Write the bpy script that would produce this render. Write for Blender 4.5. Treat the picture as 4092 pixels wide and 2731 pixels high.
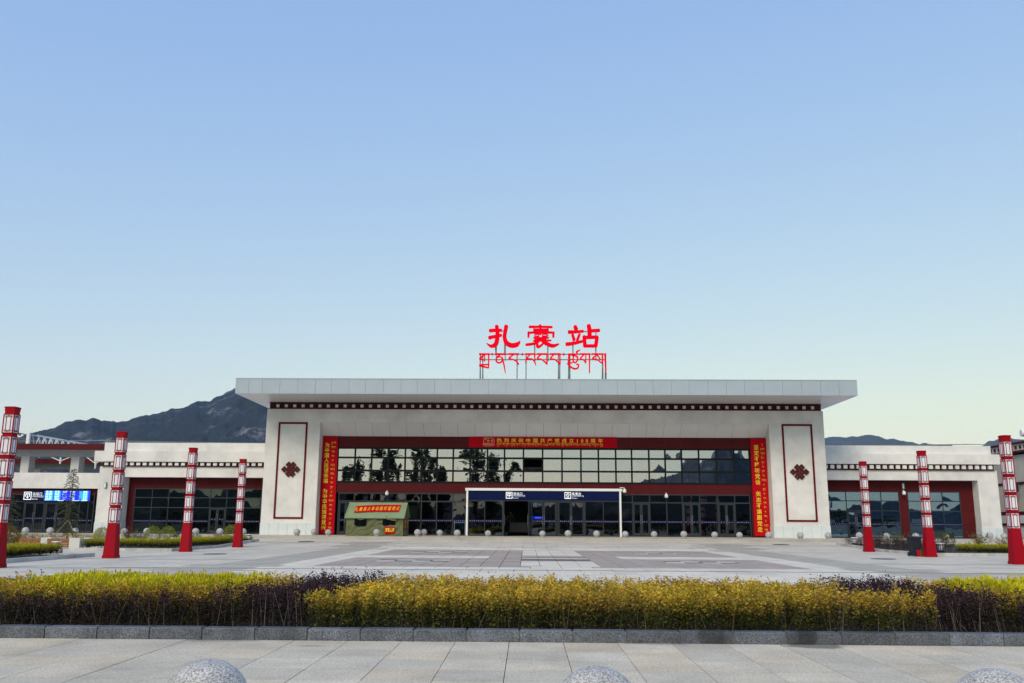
import bpy, bmesh, math, random
import numpy as np
from mathutils import Vector, Matrix, noise

# ------------------------------------------------------------------ camera, sky, sun, exposure
scn = bpy.context.scene
for o in list(bpy.data.objects):
    bpy.data.objects.remove(o, do_unlink=True)
COL = scn.collection
random.seed(7)
RNG = np.random.default_rng(11)

FPX, PITCH, YAW, ROLL, EYE = 3548.5, .2017, .0178, .0061, 1.25
_c, _s = math.cos(YAW), math.sin(YAW)
_r0 = Vector((_c, _s, 0)); _f0 = Vector((-_s, _c, 0)); _z = Vector((0, 0, 1))
_d = _f0 * math.cos(PITCH) + _z * math.sin(PITCH)
_u = -_f0 * math.sin(PITCH) + _z * math.cos(PITCH)
_R = _r0 * math.cos(ROLL) + _u * math.sin(ROLL)
_U = -_r0 * math.sin(ROLL) + _u * math.cos(ROLL)
CAMP = Vector((0, 0, EYE))


def ray(px, py):
    return _d + _R * ((px - 2046) / FPX) - _U * ((py - 1365.5) / FPX)


def at(px, py, Y):
    v = ray(px, py)
    return CAMP + v * (Y / v.y)


def X(px, Y, py=2050):
    return at(px, py, Y).x


def Z(py, Y, px=2118):
    return at(px, py, Y).z


cam_data = bpy.data.cameras.new('camera')
cam_data.sensor_width = 36
cam_data.lens = FPX / 4092 * 36
cam_data.clip_start = .05
cam_data.clip_end = 60000
cam = bpy.data.objects.new('camera', cam_data)
m = Matrix((_R, _U, -_d)).transposed().to_4x4()
m.translation = CAMP
cam.matrix_world = m
COL.objects.link(cam)
scn.camera = cam

SUN_EL, SUN_AZ = math.radians(38), math.radians(204)    # azimuth clockwise from +Y: behind the camera's left shoulder
SKY_GAIN = .61
world = bpy.data.worlds.new('World')
scn.world = world
world.use_nodes = True
wn = world.node_tree.nodes
wl = world.node_tree.links
wn.clear()
sky = wn.new('ShaderNodeTexSky')
sky.sky_type = 'NISHITA'
sky.sun_disc = False
sky.sun_elevation = SUN_EL
sky.sun_rotation = SUN_AZ
sky.altitude = 1500
sky.air_density = 1.5
sky.dust_density = 1.0
sky.ozone_density = 1.0
bg = wn.new('ShaderNodeBackground')
bg.inputs['Strength'].default_value = .1
wo = wn.new('ShaderNodeOutputWorld')
# the clear evening sky of the photo is flatter than the model: one tone curve per channel over the whole sky
sep = wn.new('ShaderNodeSeparateColor'); cmb = wn.new('ShaderNodeCombineColor')
wl.new(sky.outputs[0], sep.inputs[0])
def wmath(op, a_, b_, clamp=False):
    n_ = wn.new('ShaderNodeMath'); n_.operation = op; n_.use_clamp = clamp
    for k_, v_ in enumerate((a_, b_)):
        if isinstance(v_, (int, float)): n_.inputs[k_].default_value = v_
        else: wl.new(v_, n_.inputs[k_])
    return n_.outputs[0]


for ch, (gam, gain) in enumerate(((.70, 1.30), (.54, 1.14))):
    v_ = wmath('POWER', wmath('MULTIPLY', sep.outputs[ch], .1), gam)
    wl.new(wmath('MULTIPLY', v_, gain * SKY_GAIN * 10), cmb.inputs[ch])
red = wmath('MULTIPLY', sep.outputs[0], .1, True)          # blue weakens where the sky turns warm
v_ = wmath('SUBTRACT', 1.0, wmath('MULTIPLY', wmath('POWER', wmath('MINIMUM', red, .62), 2.0), .40))
v_ = wmath('MULTIPLY', v_, wmath('POWER', wmath('MULTIPLY', sep.outputs[2], .1), .18))
wl.new(wmath('MULTIPLY', v_, 1.0 * SKY_GAIN * 10), cmb.inputs[2])
wl.new(cmb.outputs[0], bg.inputs['Color'])
wl.new(bg.outputs[0], wo.inputs['Surface'])

sun_l = bpy.data.lights.new('sun', 'SUN')
sun_l.energy = 1.5
sun_l.angle = math.radians(28)
sun_l.color = (1, .86, .66)
sun = bpy.data.objects.new('sun', sun_l)
sd = Vector((math.sin(SUN_AZ) * math.cos(SUN_EL), math.cos(SUN_AZ) * math.cos(SUN_EL), math.sin(SUN_EL)))
sun.rotation_euler = sd.to_track_quat('Z', 'Y').to_euler()
COL.objects.link(sun)

vs = scn.view_settings
vs.view_transform = 'Standard'
vs.look = 'None'
vs.gamma = 1
vs.exposure = .71
vs.use_curve_mapping = False
scn.cycles.max_bounces = 6
scn.cycles.diffuse_bounces = 3
scn.cycles.glossy_bounces = 3
scn.cycles.transmission_bounces = 3
scn.cycles.transparent_max_bounces = 8
scn.cycles.volume_bounces = 0

# ------------------------------------------------------------------ helpers


def ground_z(Y):
    if Y < 44: return 0.0
    if Y < 53.3: return .28 * (Y - 44) / 9.3
    return .40


ZP = .40


class NT:
    def __init__(self, name):
        self.m = bpy.data.materials.new(name)
        self.m.use_nodes = True
        self.n = self.m.node_tree.nodes
        self.l = self.m.node_tree.links
        self.b = self.n['Principled BSDF']

    def node(self, t, **kw):
        n = self.n.new(t)
        for k, v in kw.items():
            if k in n.inputs: n.inputs[k].default_value = v
            else: setattr(n, k, v)
        return n

    def link(self, a, b):
        self.l.new(a, b)

    def coord(self, kind='Object'):
        return self.n.new('ShaderNodeTexCoord').outputs[kind]

    def pos(self):
        return self.n.new('ShaderNodeNewGeometry').outputs['Position']


def ramp(nt, src, stops):
    r = nt.n.new('ShaderNodeValToRGB')
    el = r.color_ramp.elements
    while len(el) < len(stops): el.new(.5)
    for e, (p, c) in zip(el, stops):
        e.position = p
        e.color = (*c, 1) if len(c) == 3 else c
    nt.link(src, r.inputs[0])
    return r.outputs[0]


def mixc(nt, a, b, fac, mode='MIX'):
    n = nt.n.new('ShaderNodeMix')
    n.data_type = 'RGBA'
    n.blend_type = mode
    for sock, v in ((n.inputs[0], fac), (n.inputs[6], a), (n.inputs[7], b)):
        if hasattr(v, 'links') or hasattr(v, 'is_linked'): nt.link(v, sock)
        elif isinstance(v, (int, float)): sock.default_value = v
        else: sock.default_value = (*v, 1)
    return n.outputs[2]


def simple(name, col, rough=.5, metal=0.0, var=.12, scale=3.0, bump=0.0, bscale=40.0, spec=.5, emit=None, estr=0, attr=False, speck=0.0, spscale=120.0, vstretch=False, stain=0.0, stscale=1.5):
    """plain paint / stone / metal: colour with cloudy wear, optional speckle and fine relief; attr multiplies by the 'Col' attribute"""
    t = NT(name)
    p = t.pos()
    if vstretch:
        mp = t.node('ShaderNodeMapping'); mp.inputs['Scale'].default_value = (1, 1, .3)
        t.link(p, mp.inputs[0]); p2 = mp.outputs[0]
    else:
        p2 = p
    n1 = t.node('ShaderNodeTexNoise', Scale=scale, Detail=6.0, Roughness=.65)
    t.link(p2, n1.inputs['Vector'])
    lo = tuple(max(0, c * (1 - var * 1.6)) for c in col)
    hi = tuple(min(1, c * (1 + var)) for c in col)
    base = ramp(t, n1.outputs[0], [(.3, lo), (.62, hi)])
    if attr:
        a = t.node('ShaderNodeAttribute', attribute_name='Col')
        base = mixc(t, base, a.outputs['Color'], 1.0, 'MULTIPLY')
    if speck:
        n2 = t.node('ShaderNodeTexNoise', Scale=spscale, Detail=3.0, Roughness=.8)
        t.link(p, n2.inputs['Vector'])
        g = ramp(t, n2.outputs[0], [(.38, (1 - speck,) * 3), (.5, (1, 1, 1)), (.62, (1 + speck,) * 3)])
        base = mixc(t, base, g, 1.0, 'MULTIPLY')
    if stain:
        for sc_, lo_, hi_, zs in ((stscale, .52, .68, 1.0), (stscale * 4.5, .60, .70, .35)):
            mp2 = t.node('ShaderNodeMapping'); mp2.inputs['Scale'].default_value = (1, 1, zs); t.link(p, mp2.inputs[0])
            n4 = t.node('ShaderNodeTexNoise', Scale=sc_, Detail=7.0, Roughness=.7); t.link(mp2.outputs[0], n4.inputs['Vector'])
            base = mixc(t, base, ramp(t, n4.outputs[0], [(lo_, (1, 1, 1)), (hi_, (1 - stain,) * 3)]), 1.0, 'MULTIPLY')
    t.link(base, t.b.inputs['Base Color'])
    t.b.inputs['Roughness'].default_value = rough
    t.b.inputs['Metallic'].default_value = metal
    t.b.inputs['Specular IOR Level'].default_value = spec
    if bump:
        n3 = t.node('ShaderNodeTexNoise', Scale=bscale, Detail=4.0)
        t.link(p, n3.inputs['Vector'])
        bp = t.node('ShaderNodeBump', Strength=bump, Distance=.02)
        t.link(n3.outputs[0], bp.inputs['Height'])
        t.link(bp.outputs[0], t.b.inputs['Normal'])
    if emit:
        t.b.inputs['Emission Color'].default_value = (*emit, 1)
        t.b.inputs['Emission Strength'].default_value = estr
    return t.m


def leafmat(name, rough=.55, trans=.35):
    t = NT(name)
    a = t.node('ShaderNodeAttribute', attribute_name='Col')
    t.link(a.outputs['Color'], t.b.inputs['Base Color'])
    t.b.inputs['Roughness'].default_value = rough
    t.b.inputs['Specular IOR Level'].default_value = .3
    tr = t.n.new('ShaderNodeBsdfTranslucent')
    t.link(a.outputs['Color'], tr.inputs['Color'])
    mx = t.n.new('ShaderNodeMixShader'); mx.inputs[0].default_value = trans
    t.link(t.b.outputs[0], mx.inputs[1]); t.link(tr.outputs[0], mx.inputs[2])
    t.link(mx.outputs[0], t.n['Material Output'].inputs[0])
    return t.m


def glassmat(name, refl, tint, through, wav=.0035, scale=.7):
    """coated window glass: part mirror with roller-wave unevenness, part see-through"""
    t = NT(name)
    p = t.pos()
    mp = t.node('ShaderNodeMapping'); mp.inputs['Scale'].default_value = (1, 1, .7)
    t.link(p, mp.inputs[0])
    n1 = t.node('ShaderNodeTexNoise', Scale=scale, Detail=1.5, Roughness=.4)
    t.link(mp.outputs[0], n1.inputs['Vector'])
    bp = t.node('ShaderNodeBump', Strength=1.0, Distance=wav)
    t.link(n1.outputs[0], bp.inputs['Height'])
    gl = t.n.new('ShaderNodeBsdfGlossy'); gl.inputs['Roughness'].default_value = .0
    gl.inputs['Color'].default_value = (*tint, 1)
    t.link(bp.outputs[0], gl.inputs['Normal'])
    tr = t.n.new('ShaderNodeBsdfTransparent'); tr.inputs['Color'].default_value = (*through, 1)
    fr = t.node('ShaderNodeFresnel', IOR=1.5)
    ma = t.node('ShaderNodeMath', operation='ADD', use_clamp=True); ma.inputs[1].default_value = refl
    t.link(fr.outputs[0], ma.inputs[0])
    mx = t.n.new('ShaderNodeMixShader')
    t.link(ma.outputs[0], mx.inputs[0]); t.link(tr.outputs[0], mx.inputs[1]); t.link(gl.outputs[0], mx.inputs[2])
    t.link(mx.outputs[0], t.n['Material Output'].inputs[0])
    t.n.remove(t.b)
    return t.m


def emitmat(name, col, s):
    t = NT(name)
    t.b.inputs['Base Color'].default_value = (*[c * .5 for c in col], 1)
    t.b.inputs['Emission Color'].default_value = (*col, 1)
    t.b.inputs['Emission Strength'].default_value = s
    return t.m


class MB:
    """collects polygons; build() links them as one mesh object"""

    def __init__(self):
        self.v = []; self.f = []; self.c = []; self.col = None

    def poly(self, pts):
        i = len(self.v)
        self.v += [tuple(p) for p in pts]
        self.f.append(tuple(range(i, i + len(pts)))); self.c.append(self.col)
        return self

    def mesh(self, vs_, fs):
        i = len(self.v)
        self.v += [tuple(p) for p in vs_]
        for f in fs:
            self.f.append(tuple(i + k for k in f)); self.c.append(self.col)
        return self

    def box(self, x0, x1, y0, y1, z0, z1):
        vs_ = [(x, y, z) for z in (z0, z1) for y in (y0, y1) for x in (x0, x1)]
        return self.mesh(vs_, [(0, 2, 3, 1), (4, 5, 7, 6), (0, 1, 5, 4), (2, 6, 7, 3), (0, 4, 6, 2), (1, 3, 7, 5)])

    def cbox(self, x0, x1, y0, y1, z0, z1, c=.01):
        """box with chamfered top edges"""
        a = [(x0, y0, z0), (x1, y0, z0), (x1, y1, z0), (x0, y1, z0)]
        b = [(x0, y0, z1 - c), (x1, y0, z1 - c), (x1, y1, z1 - c), (x0, y1, z1 - c)]
        d = [(x0 + c, y0 + c, z1), (x1 - c, y0 + c, z1), (x1 - c, y1 - c, z1), (x0 + c, y1 - c, z1)]
        fs = [(8, 9, 10, 11)]
        for k in range(4):
            n = (k + 1) % 4
            fs += [(k, n, 4 + n, 4 + k), (4 + k, 4 + n, 8 + n, 8 + k)]
        return self.mesh(a + b + d, fs)

    def prism(self, pts, y0, y1):
        """x,z outline (counter-clockwise seen from -Y) extruded from y0 (front) to y1"""
        n = len(pts)
        a = [(p[0], y0, p[1]) for p in pts]; b = [(p[0], y1, p[1]) for p in pts]
        fs = [tuple(range(n)), tuple(range(2 * n - 1, n - 1, -1))]
        fs += [(i, i + n, (i + 1) % n + n, (i + 1) % n) for i in range(n)]
        return self.mesh(a + b, fs)

    def frustum(self, rings, caps=True):
        """rings of equal vertex counts joined"""
        n = len(rings[0]); vs_ = [p for r in rings for p in r]; fs = []
        for k in range(len(rings) - 1):
            for i in range(n):
                j = (i + 1) % n
                fs.append((k * n + i, k * n + j, (k + 1) * n + j, (k + 1) * n + i))
        if caps:
            fs.append(tuple(range(n - 1, -1, -1)))
            fs.append(tuple(range((len(rings) - 1) * n, len(rings) * n)))
        return self.mesh(vs_, fs)

    def sq(self, cx, cy, prof):
        """square column from (half width, z) pairs"""
        return self.frustum([[(cx - h, cy - h, z), (cx + h, cy - h, z), (cx + h, cy + h, z), (cx - h, cy + h, z)] for h, z in prof])

    def lathe(self, cx, cy, prof, n=24):
        return self.frustum([[(cx + r * math.cos(2 * math.pi * i / n), cy + r * math.sin(2 * math.pi * i / n), z) for i in range(n)] for r, z in prof])

    def tube(self, p, q, r0, r1=None, n=8):
        p = Vector(p); q = Vector(q); r1 = r0 if r1 is None else r1
        d = (q - p).normalized(); a = d.orthogonal().normalized(); b = d.cross(a)
        R_ = lambda o, r: [o + (a * math.cos(2 * math.pi * i / n) + b * math.sin(2 * math.pi * i / n)) * r for i in range(n)]
        return self.frustum([R_(p, r0), R_(q, r1)])

    def path(self, pts, r, n=6):
        for a, b in zip(pts[:-1], pts[1:]): self.tube(a, b, r, r, n)
        return self

    def bar(self, p, q, w, d=None):
        """square bar between two points"""
        p = Vector(p); q = Vector(q); d = w if d is None else d
        t = (q - p).normalized()
        up = Vector((0, 0, 1)) if abs(t.z) < .9 else Vector((0, 1, 0))
        a = t.cross(up).normalized() * w / 2; b = t.cross(a).normalized() * d / 2
        return self.frustum([[o - a - b, o + a - b, o + a + b, o - a + b] for o in (p, q)])

    def build(self, name, mat, parent=None, smooth=False, loc=None, recalc=True):
        me = bpy.data.meshes.new(name)
        me.from_pydata(self.v, [], self.f)
        if recalc:
            bm = bmesh.new(); bm.from_mesh(me)
            bmesh.ops.recalc_face_normals(bm, faces=bm.faces)
            bm.to_mesh(me); bm.free()
        if any(c is not None for c in self.c):
            at_ = me.attributes.new('Col', 'FLOAT_COLOR', 'FACE')
            fl = []
            for c in self.c: fl += [*(c or (1, 1, 1)), 1]
            at_.data.foreach_set('color', fl)
        if smooth:
            me.polygons.foreach_set('use_smooth', [True] * len(me.polygons))
        me.materials.append(mat)
        o = bpy.data.objects.new(name, me)
        COL.objects.link(o)
        if loc is not None: o.location = loc
        if parent is not None: o.parent = parent
        return o


def thing(name, label, cat, loc=(0, 0, 0), group=None, rz=0):
    o = bpy.data.objects.new(name, None)
    o.empty_display_size = .2
    o.location = loc
    o.rotation_euler[2] = rz
    COL.objects.link(o)
    return tag(o, label, cat, group)


def tag(o, label=None, cat=None, group=None, kind=None):
    if label: o['label'] = label
    if cat: o['category'] = cat
    if group: o['group'] = group
    if kind: o['kind'] = kind
    return o


def structure(o):
    o['kind'] = 'structure'
    return o


def stuff(o):
    o['kind'] = 'stuff'
    return o


def instance(mesh, name, parent, loc, rz=0, scale=None):
    o = bpy.data.objects.new(name, mesh)
    o.location = loc
    o.rotation_euler[2] = rz
    if scale: o.scale = scale
    if parent is not None: o.parent = parent
    COL.objects.link(o)
    return o


def copy_tree(src, loc, label, group=None, rz=None):
    r = src.copy(); COL.objects.link(r)
    r.location = loc
    if rz is not None: r.rotation_euler[2] = rz
    r['label'] = label
    if group: r['group'] = group
    for ch in list(src.children):
        c = ch.copy(); COL.objects.link(c); c.parent = r
        for g in list(ch.children):
            d = g.copy(); COL.objects.link(d); d.parent = c
    return r


# ---- writing
def glyph_mesh(ch, bold):
    cu = bpy.data.curves.new('t', 'FONT')
    cu.body = ch
    cu.size = 1
    cu.offset = bold
    cu.resolution_u = 3
    ob = bpy.data.objects.new('t', cu)
    COL.objects.link(ob)
    dg = bpy.context.evaluated_depsgraph_get()
    dg.update()
    me = bpy.data.meshes.new_from_object(ob.evaluated_get(dg))
    vs_ = [tuple(v.co) for v in me.vertices]; fs = [tuple(p.vertices) for p in me.polygons]
    bpy.data.objects.remove(ob); bpy.data.curves.remove(cu); bpy.data.meshes.remove(me)
    return vs_, fs


_gcache = {}


def glyph(ch, bold=.012):
    k = (ch, bold)
    if k not in _gcache: _gcache[k] = glyph_mesh(ch, bold)
    return _gcache[k]


def put_char(mb, ch, O, ux, uz, w, h, bold=.012, em=True):
    """character in the cell of width w and height h whose lower-left corner is O; ux, uz unit directions of the plane"""
    vs_, fs = glyph(ch, bold)
    if not vs_: return
    O = Vector(O); ux = Vector(ux); uz = Vector(uz)
    if em:      # CJK em box: about 0..1 wide, -.12...88 high
        out = [O + ux * (x * w) + uz * ((y + .12) * h) for x, y, _ in vs_]
    else:
        xs = [v[0] for v in vs_]; ys = [v[1] for v in vs_]
        sx = w / max(1e-6, max(xs) - min(xs)); sy = h / max(1e-6, max(ys) - min(ys))
        out = [O + ux * ((x - min(xs)) * sx) + uz * ((y - min(ys)) * sy) for x, y, _ in vs_]
    mb.mesh(out, fs)


def put_line(mb, text, O, ux, uz, w, h, bold=.012):
    """a line of latin text fitted into w x h"""
    put_char(mb, text, O, ux, uz, w, h, bold, em=False)


def smooth_path(pts, ws, n=5):
    P = [np.array(p, float) for p in pts]; out = []; wo_ = []
    if len(P) == 2:
        return [P[0], P[1]], list(ws)
    for i in range(len(P) - 1):
        p0 = P[max(i - 1, 0)]; p1 = P[i]; p2 = P[i + 1]; p3 = P[min(i + 2, len(P) - 1)]
        for k in range(n):
            t = k / n
            out.append(.5 * (2 * p1 + (p2 - p0) * t + (2 * p0 - 5 * p1 + 4 * p2 - p3) * t * t + (3 * p1 - p0 - 3 * p2 + p3) * t ** 3))
            wo_.append(ws[i] * (1 - t) + ws[i + 1] * t)
    out.append(P[-1]); wo_.append(ws[-1])
    return out, wo_


def stroke_outline(pts, ws, cap=3):
    P, w = smooth_path(pts, ws)
    L = []; Rr = []
    for i, p in enumerate(P):
        d = P[min(i + 1, len(P) - 1)] - P[max(i - 1, 0)]
        d = d / (np.linalg.norm(d) + 1e-9)
        n = np.array([-d[1], d[0]])
        L.append(p + n * w[i] / 2); Rr.append(p - n * w[i] / 2)
    return P, L, Rr, w


def stroke(mb, pts, ws, fmap, y0, y1):
    """a brush stroke of varying width as a solid; fmap maps 2D to (x, z)"""
    if not hasattr(ws, '__len__'): ws = [ws] * len(pts)
    P, L, Rr, w = stroke_outline(pts, ws)
    d0 = P[1] - P[0]; d0 = d0 / (np.linalg.norm(d0) + 1e-9)
    d1 = P[-1] - P[-2]; d1 = d1 / (np.linalg.norm(d1) + 1e-9)
    L = [P[0] - d0 * w[0] * .28 + (L[0] - P[0]) * .6] + L + [P[-1] + d1 * w[-1] * .28 + (L[-1] - P[-1]) * .6]
    Rr = [P[0] - d0 * w[0] * .28 + (Rr[0] - P[0]) * .6] + Rr + [P[-1] + d1 * w[-1] * .28 + (Rr[-1] - P[-1]) * .6]
    rings = []
    for a, b in zip(L, Rr):
        ax, az = fmap(a); bx, bz = fmap(b)
        rings.append([(ax, y0, az), (bx, y0, bz), (bx, y1, bz), (ax, y1, az)])
    mb.frustum(rings)


# simplified Tibetan letters as pen strokes on a 1 x 1.6 cell (y downward)
_H = lambda w=.9: ([(0.02, .06), (w, .06)], .13)
TB = {
    'ka': (1.1, [_H(1.05), ([(.3, .06), (.05, .45), (.3, .5)], .09), ([(.62, .06), (.62, .75)], .09), ([(1.0, .06), (1.0, 1.1)], .1)]),
    'kha': (1, [([(.05, .06), (.3, .1), (.2, .4), (.05, .55)], .09), ([(.3, .1), (.55, .06), (.6, .5), (.3, .75)], .09), ([(.9, .06), (.9, 1.1)], .1)]),
    'ga': (.95, [_H(), ([(.45, .06), (.08, .5), (.4, .52), (.5, .72)], .09), ([(.5, .06), (.5, .72)], .08), ([(.88, .06), (.88, 1.15)], .1)]),
    'nga': (.9, [_H(.8), ([(.45, .06), (.08, .45), (.5, .55), (.85, .9)], .1)]),
    'da': (.85, [_H(.8), ([(.4, .06), (.08, .4), (.5, .5), (.6, 1.25)], .1)]),
    'na': (.95, [_H(), ([(.45, .06), (.12, .4), (.2, .75), (.5, .7), (.55, .4)], .09), ([(.55, .35), (.75, 1.4)], .1)]),
    'ba': (1, [_H(), ([(.4, .06), (.06, .45), (.5, .55), (.85, .9)], .1), ([(.88, .06), (.88, .95)], .1)]),
    'pa': (1, [([(.06, .06), (.06, .5), (.5, .6), (.85, .9)], .1), ([(.88, .06), (.88, .95)], .1)]),
    'ma': (1, [_H(), ([(.5, .06), (.3, .5), (.08, .75), (.3, .85), (.55, .6)], .09), ([(.88, .06), (.88, 1.0)], .1)]),
    'a': (.95, [_H(), ([(.55, .06), (.2, .4), (.08, .7)], .09), ([(.2, .42), (.6, .5), (.85, .95)], .1)]),
    'sa': (1.05, [_H(1), ([(.4, .06), (.06, .5), (.5, .6), (.9, 1.0)], .09), ([(.45, .1), (.7, .45)], .09), ([(.98, .06), (.98, 1.1)], .1)]),
    'tsha': (1, [_H(), ([(.3, .1), (.08, .4), (.3, .6), (.5, .4), (.3, .12)], .09), ([(.55, .15), (.9, .35), (.85, .75), (.5, .8), (.2, .75)], .09)]),
    'ra': (.85, [_H(.8), ([(.4, .06), (.35, .45), (.1, .6), (.5, .75), (.75, 1.0)], .1)]),
    'la': (1, [([(.06, .1), (.3, .06), (.25, .6), (.06, .75)], .09), ([(.3, .3), (.6, .12), (.75, .5), (.7, 1.0)], .1)]),
    'ta': (.9, [_H(.8), ([(.6, .06), (.2, .35), (.3, .7), (.6, .6), (.55, 1.3)], .1)]),
    'o': (0, [([(.1, -.35), (.45, -.15), (.8, -.38)], .08)]),
    'e': (0, [([(.2, -.38), (.6, -.12)], .09)]),
    'i': (0, [([(.2, -.1), (.4, -.4), (.7, -.3), (.6, -.12)], .08)]),
    'u': (0, [([(.35, 1.15), (.3, 1.45), (.75, 1.5)], .09)]),
    'r': (0, [([(.1, 1.15), (.5, 1.2), (.85, 1.4)], .09)]),
    'y': (0, [([(.2, 1.1), (.3, 1.4), (.8, 1.35), (.85, 1.1)], .08)]),
    '.': (.28, [([(.1, .06), (.14, .24)], .13)]),
    '|': (.3, [([(.12, .0), (.12, 1.35)], .1)]),
    '1': (.6, [([(.3, .1), (.3, 1.1)], .12)]),
    '0': (.7, [([(.35, .1), (.1, .6), (.35, 1.1), (.6, .6), (.35, .1)], .1)]),
}
_MARK = {'o', 'e', 'i', 'u', 'r', 'y'}


def tibetan(text):
    """'ka+r+u nga . ...' -> (width, strokes)"""
    x = 0; out = []
    for tok in text.split():
        parts = tok.split('+')
        w, ss = TB[parts[0]]
        for p, t in ss: out.append(([(x + a, b) for a, b in p], t))
        for mk in parts[1:]:
            for p, t in TB[mk][1]: out.append(([(x + a, b) for a, b in p], t))
        x += w + .06
    return x, out


def put_tibetan(mb, text, x0, ztop, w, h, yf, lean=0.0, bold=1.0):
    """strokes fitted into width w; h = height of 1.9 cell units"""
    W_, ss = tibetan(text)
    sx = w / W_; sz = h / 1.9
    for k, (p, t) in enumerate(ss):
        pts = [(a * sx, (b + .4) * sz) for a, b in p]
        stroke(mb, pts, t * .5 * (sx + sz) * bold, lambda q: (x0 + q[0], ztop - q[1]), yf - .0003 * (k % 5), yf + .004)


# ------------------------------------------------------------------ materials
M = {}
M['plaster'] = simple('white_plaster', (.675, .67, .655), .85, var=.10, scale=.55, bump=.25, bscale=9, stain=.08, stscale=.7)
M['plinth'] = simple('pale_granite', (.62, .68, .70), .55, var=.05, scale=1.2, speck=.06, spscale=90)
M['redpanel'] = simple('dark_red_panel', (.082, .008, .010), .6, var=.10, scale=.8, spec=.12)
M['redband'] = simple('maroon_band', (.060, .010, .012), .7, var=.12, scale=1.2, spec=.15)
M['redtrim'] = simple('red_trim', (.125, .004, .009), .7, var=.12, scale=2, spec=.1)
M['knot'] = simple('brown_knot', (.075, .014, .014), .7, var=.15, scale=4, spec=.1)
M['alu'] = simple('aluminium_fascia', (.37, .445, .505), .45, var=.04, scale=.5, spec=.3)
M['soffit'] = simple('soffit_panel', (.70, .70, .715), .32, var=.04, scale=.5)
M['joint'] = simple('joint_shadow', (.10, .10, .105), .8, var=.05)
M['frame'] = simple('dark_window_frame', (.008, .010, .013), .6, var=.08, spec=.12)
M['frame2'] = simple('grey_door_frame', (.030, .037, .045), .5, var=.08, spec=.2)
M['white'] = simple('white_paint', (.78, .79, .80), .45, var=.04)
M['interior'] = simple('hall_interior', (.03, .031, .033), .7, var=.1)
M['glass_up'] = glassmat('mirror_window_glass', .50, (.82, .90, .93), (.06, .075, .075), wav=.010)
M['glass_low'] = glassmat('dark_window_glass', .06, (.80, .92, 1.0), (.22, .26, .28), wav=.010)
M['glass_wing'] = glassmat('wing_window_glass', .05, (.62, .90, .85), (.16, .22, .21), wav=.010)
M['glass_refl_tint'] = glassmat('blue_reflection_tint_glass', .30, (.50, .80, 1.0), (.14, .2, .22), wav=.010)  # blue of the mirrored sky and hills is put into the glass tint
M['strip'] = simple('purple_strip', (.014, .009, .05), .6, var=.1, spec=.1)
M['stripdot'] = simple('strip_print', (.26, .24, .36), .6, var=.05, spec=.1)
M['banner'] = simple('red_banner_cloth', (.45, .002, .010), .8, var=.06, scale=1.5, bump=.15, bscale=2, spec=.08)
M['yellow'] = simple('yellow_print', (.88, .68, .02), .6, var=.06)
M['paleyellow'] = simple('gold_print', (.75, .45, .22), .6, var=.06)
M['navy'] = simple('navy_board', (.003, .009, .058), .6, var=.08, spec=.08)
M['signlit'] = emitmat('lit_white_sign', (.9, .95, 1.0), .55)
M['roofsign'] = simple('red_sign_letter', (.60, .001, .010), .8, var=.03, spec=.03, emit=(1, .0005, .018), estr=.20)
M['steel'] = simple('galvanised_steel', (.16, .19, .20), .5, metal=.3, var=.15)
M['lampred'] = simple('lamp_red_paint', (.30, .001, .010), .55, var=.06, scale=2, spec=.12)
M['lampdark'] = simple('lamp_lattice_red', (.12, .002, .008), .6, var=.08, spec=.1)
M['lampwhite'] = simple('lamp_acrylic', (.72, .72, .78), .35, var=.03)
M['granite'] = simple('ball_granite', (.39, .385, .38), .7, var=.12, scale=6, speck=.6, spscale=95, bump=.3, bscale=60)
M['kerb'] = simple('kerb_granite', (.088, .100, .120), .7, var=.3, scale=2.6, speck=.75, spscale=95, bump=.25, bscale=60, attr=True)
M['slab'] = simple('paving_slab', (.56, .50, .405), .75, var=.10, scale=1.3, speck=.22, spscale=38, bump=.15, bscale=50, stain=.16, stscale=.9, attr=True)
M['plaza'] = simple('plaza_stone', (.555, .50, .415), .62, var=.08, scale=.6, stain=.14, stscale=.35, speck=.07, spscale=60, attr=True)
M['mortar'] = simple('joint_sand', (.13, .12, .11), .9, var=.2, scale=8)
M['soil'] = simple('dark_soil', (.028, .022, .017), .95, var=.3, scale=9, bump=.6, bscale=25)
M['kerb2'] = simple('light_kerb', (.44, .44, .43), .7, var=.15, scale=2, speck=.15, spscale=50, attr=True)
M['leaf'] = leafmat('leaf')
M['stem'] = simple('shrub_stem', (.12, .09, .065), .85, var=.3, scale=12)
M['twig'] = simple('bare_twig', (.15, .12, .10), .85, var=.3, scale=12)
M['bark'] = simple('tree_bark', (.11, .085, .06), .9, var=.3, scale=8, bump=.5, bscale=20)
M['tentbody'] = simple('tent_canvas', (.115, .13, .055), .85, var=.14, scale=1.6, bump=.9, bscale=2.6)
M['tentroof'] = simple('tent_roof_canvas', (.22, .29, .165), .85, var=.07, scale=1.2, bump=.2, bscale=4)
M['tentmesh'] = simple('tent_window_mesh', (.004, .005, .007), .9, var=.1, spec=.02)
M['signred'] = simple('cloth_sign_red', (.45, .002, .012), .8, var=.06, spec=.08)
M['wood'] = simple('bench_wood', (.24, .085, .025), .55, var=.2, scale=6)
M['bin'] = simple('bin_plastic', (.014, .020, .030), .6, var=.1, spec=.2)
M['ledblue'] = emitmat('led_blue', (.002, .012, 1.0), 1.2)
M['ledcyan'] = emitmat('led_cyan', (.01, .22, 1.0), 1.2)
M['ledwhite'] = emitmat('led_white', (.55, .85, 1.0), 1.0)
M['black'] = simple('black_plastic', (.012, .012, .014), .5, var=.1)
M['concrete'] = simple('light_concrete', (.52, .52, .50), .85, var=.10, scale=.8)
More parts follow.
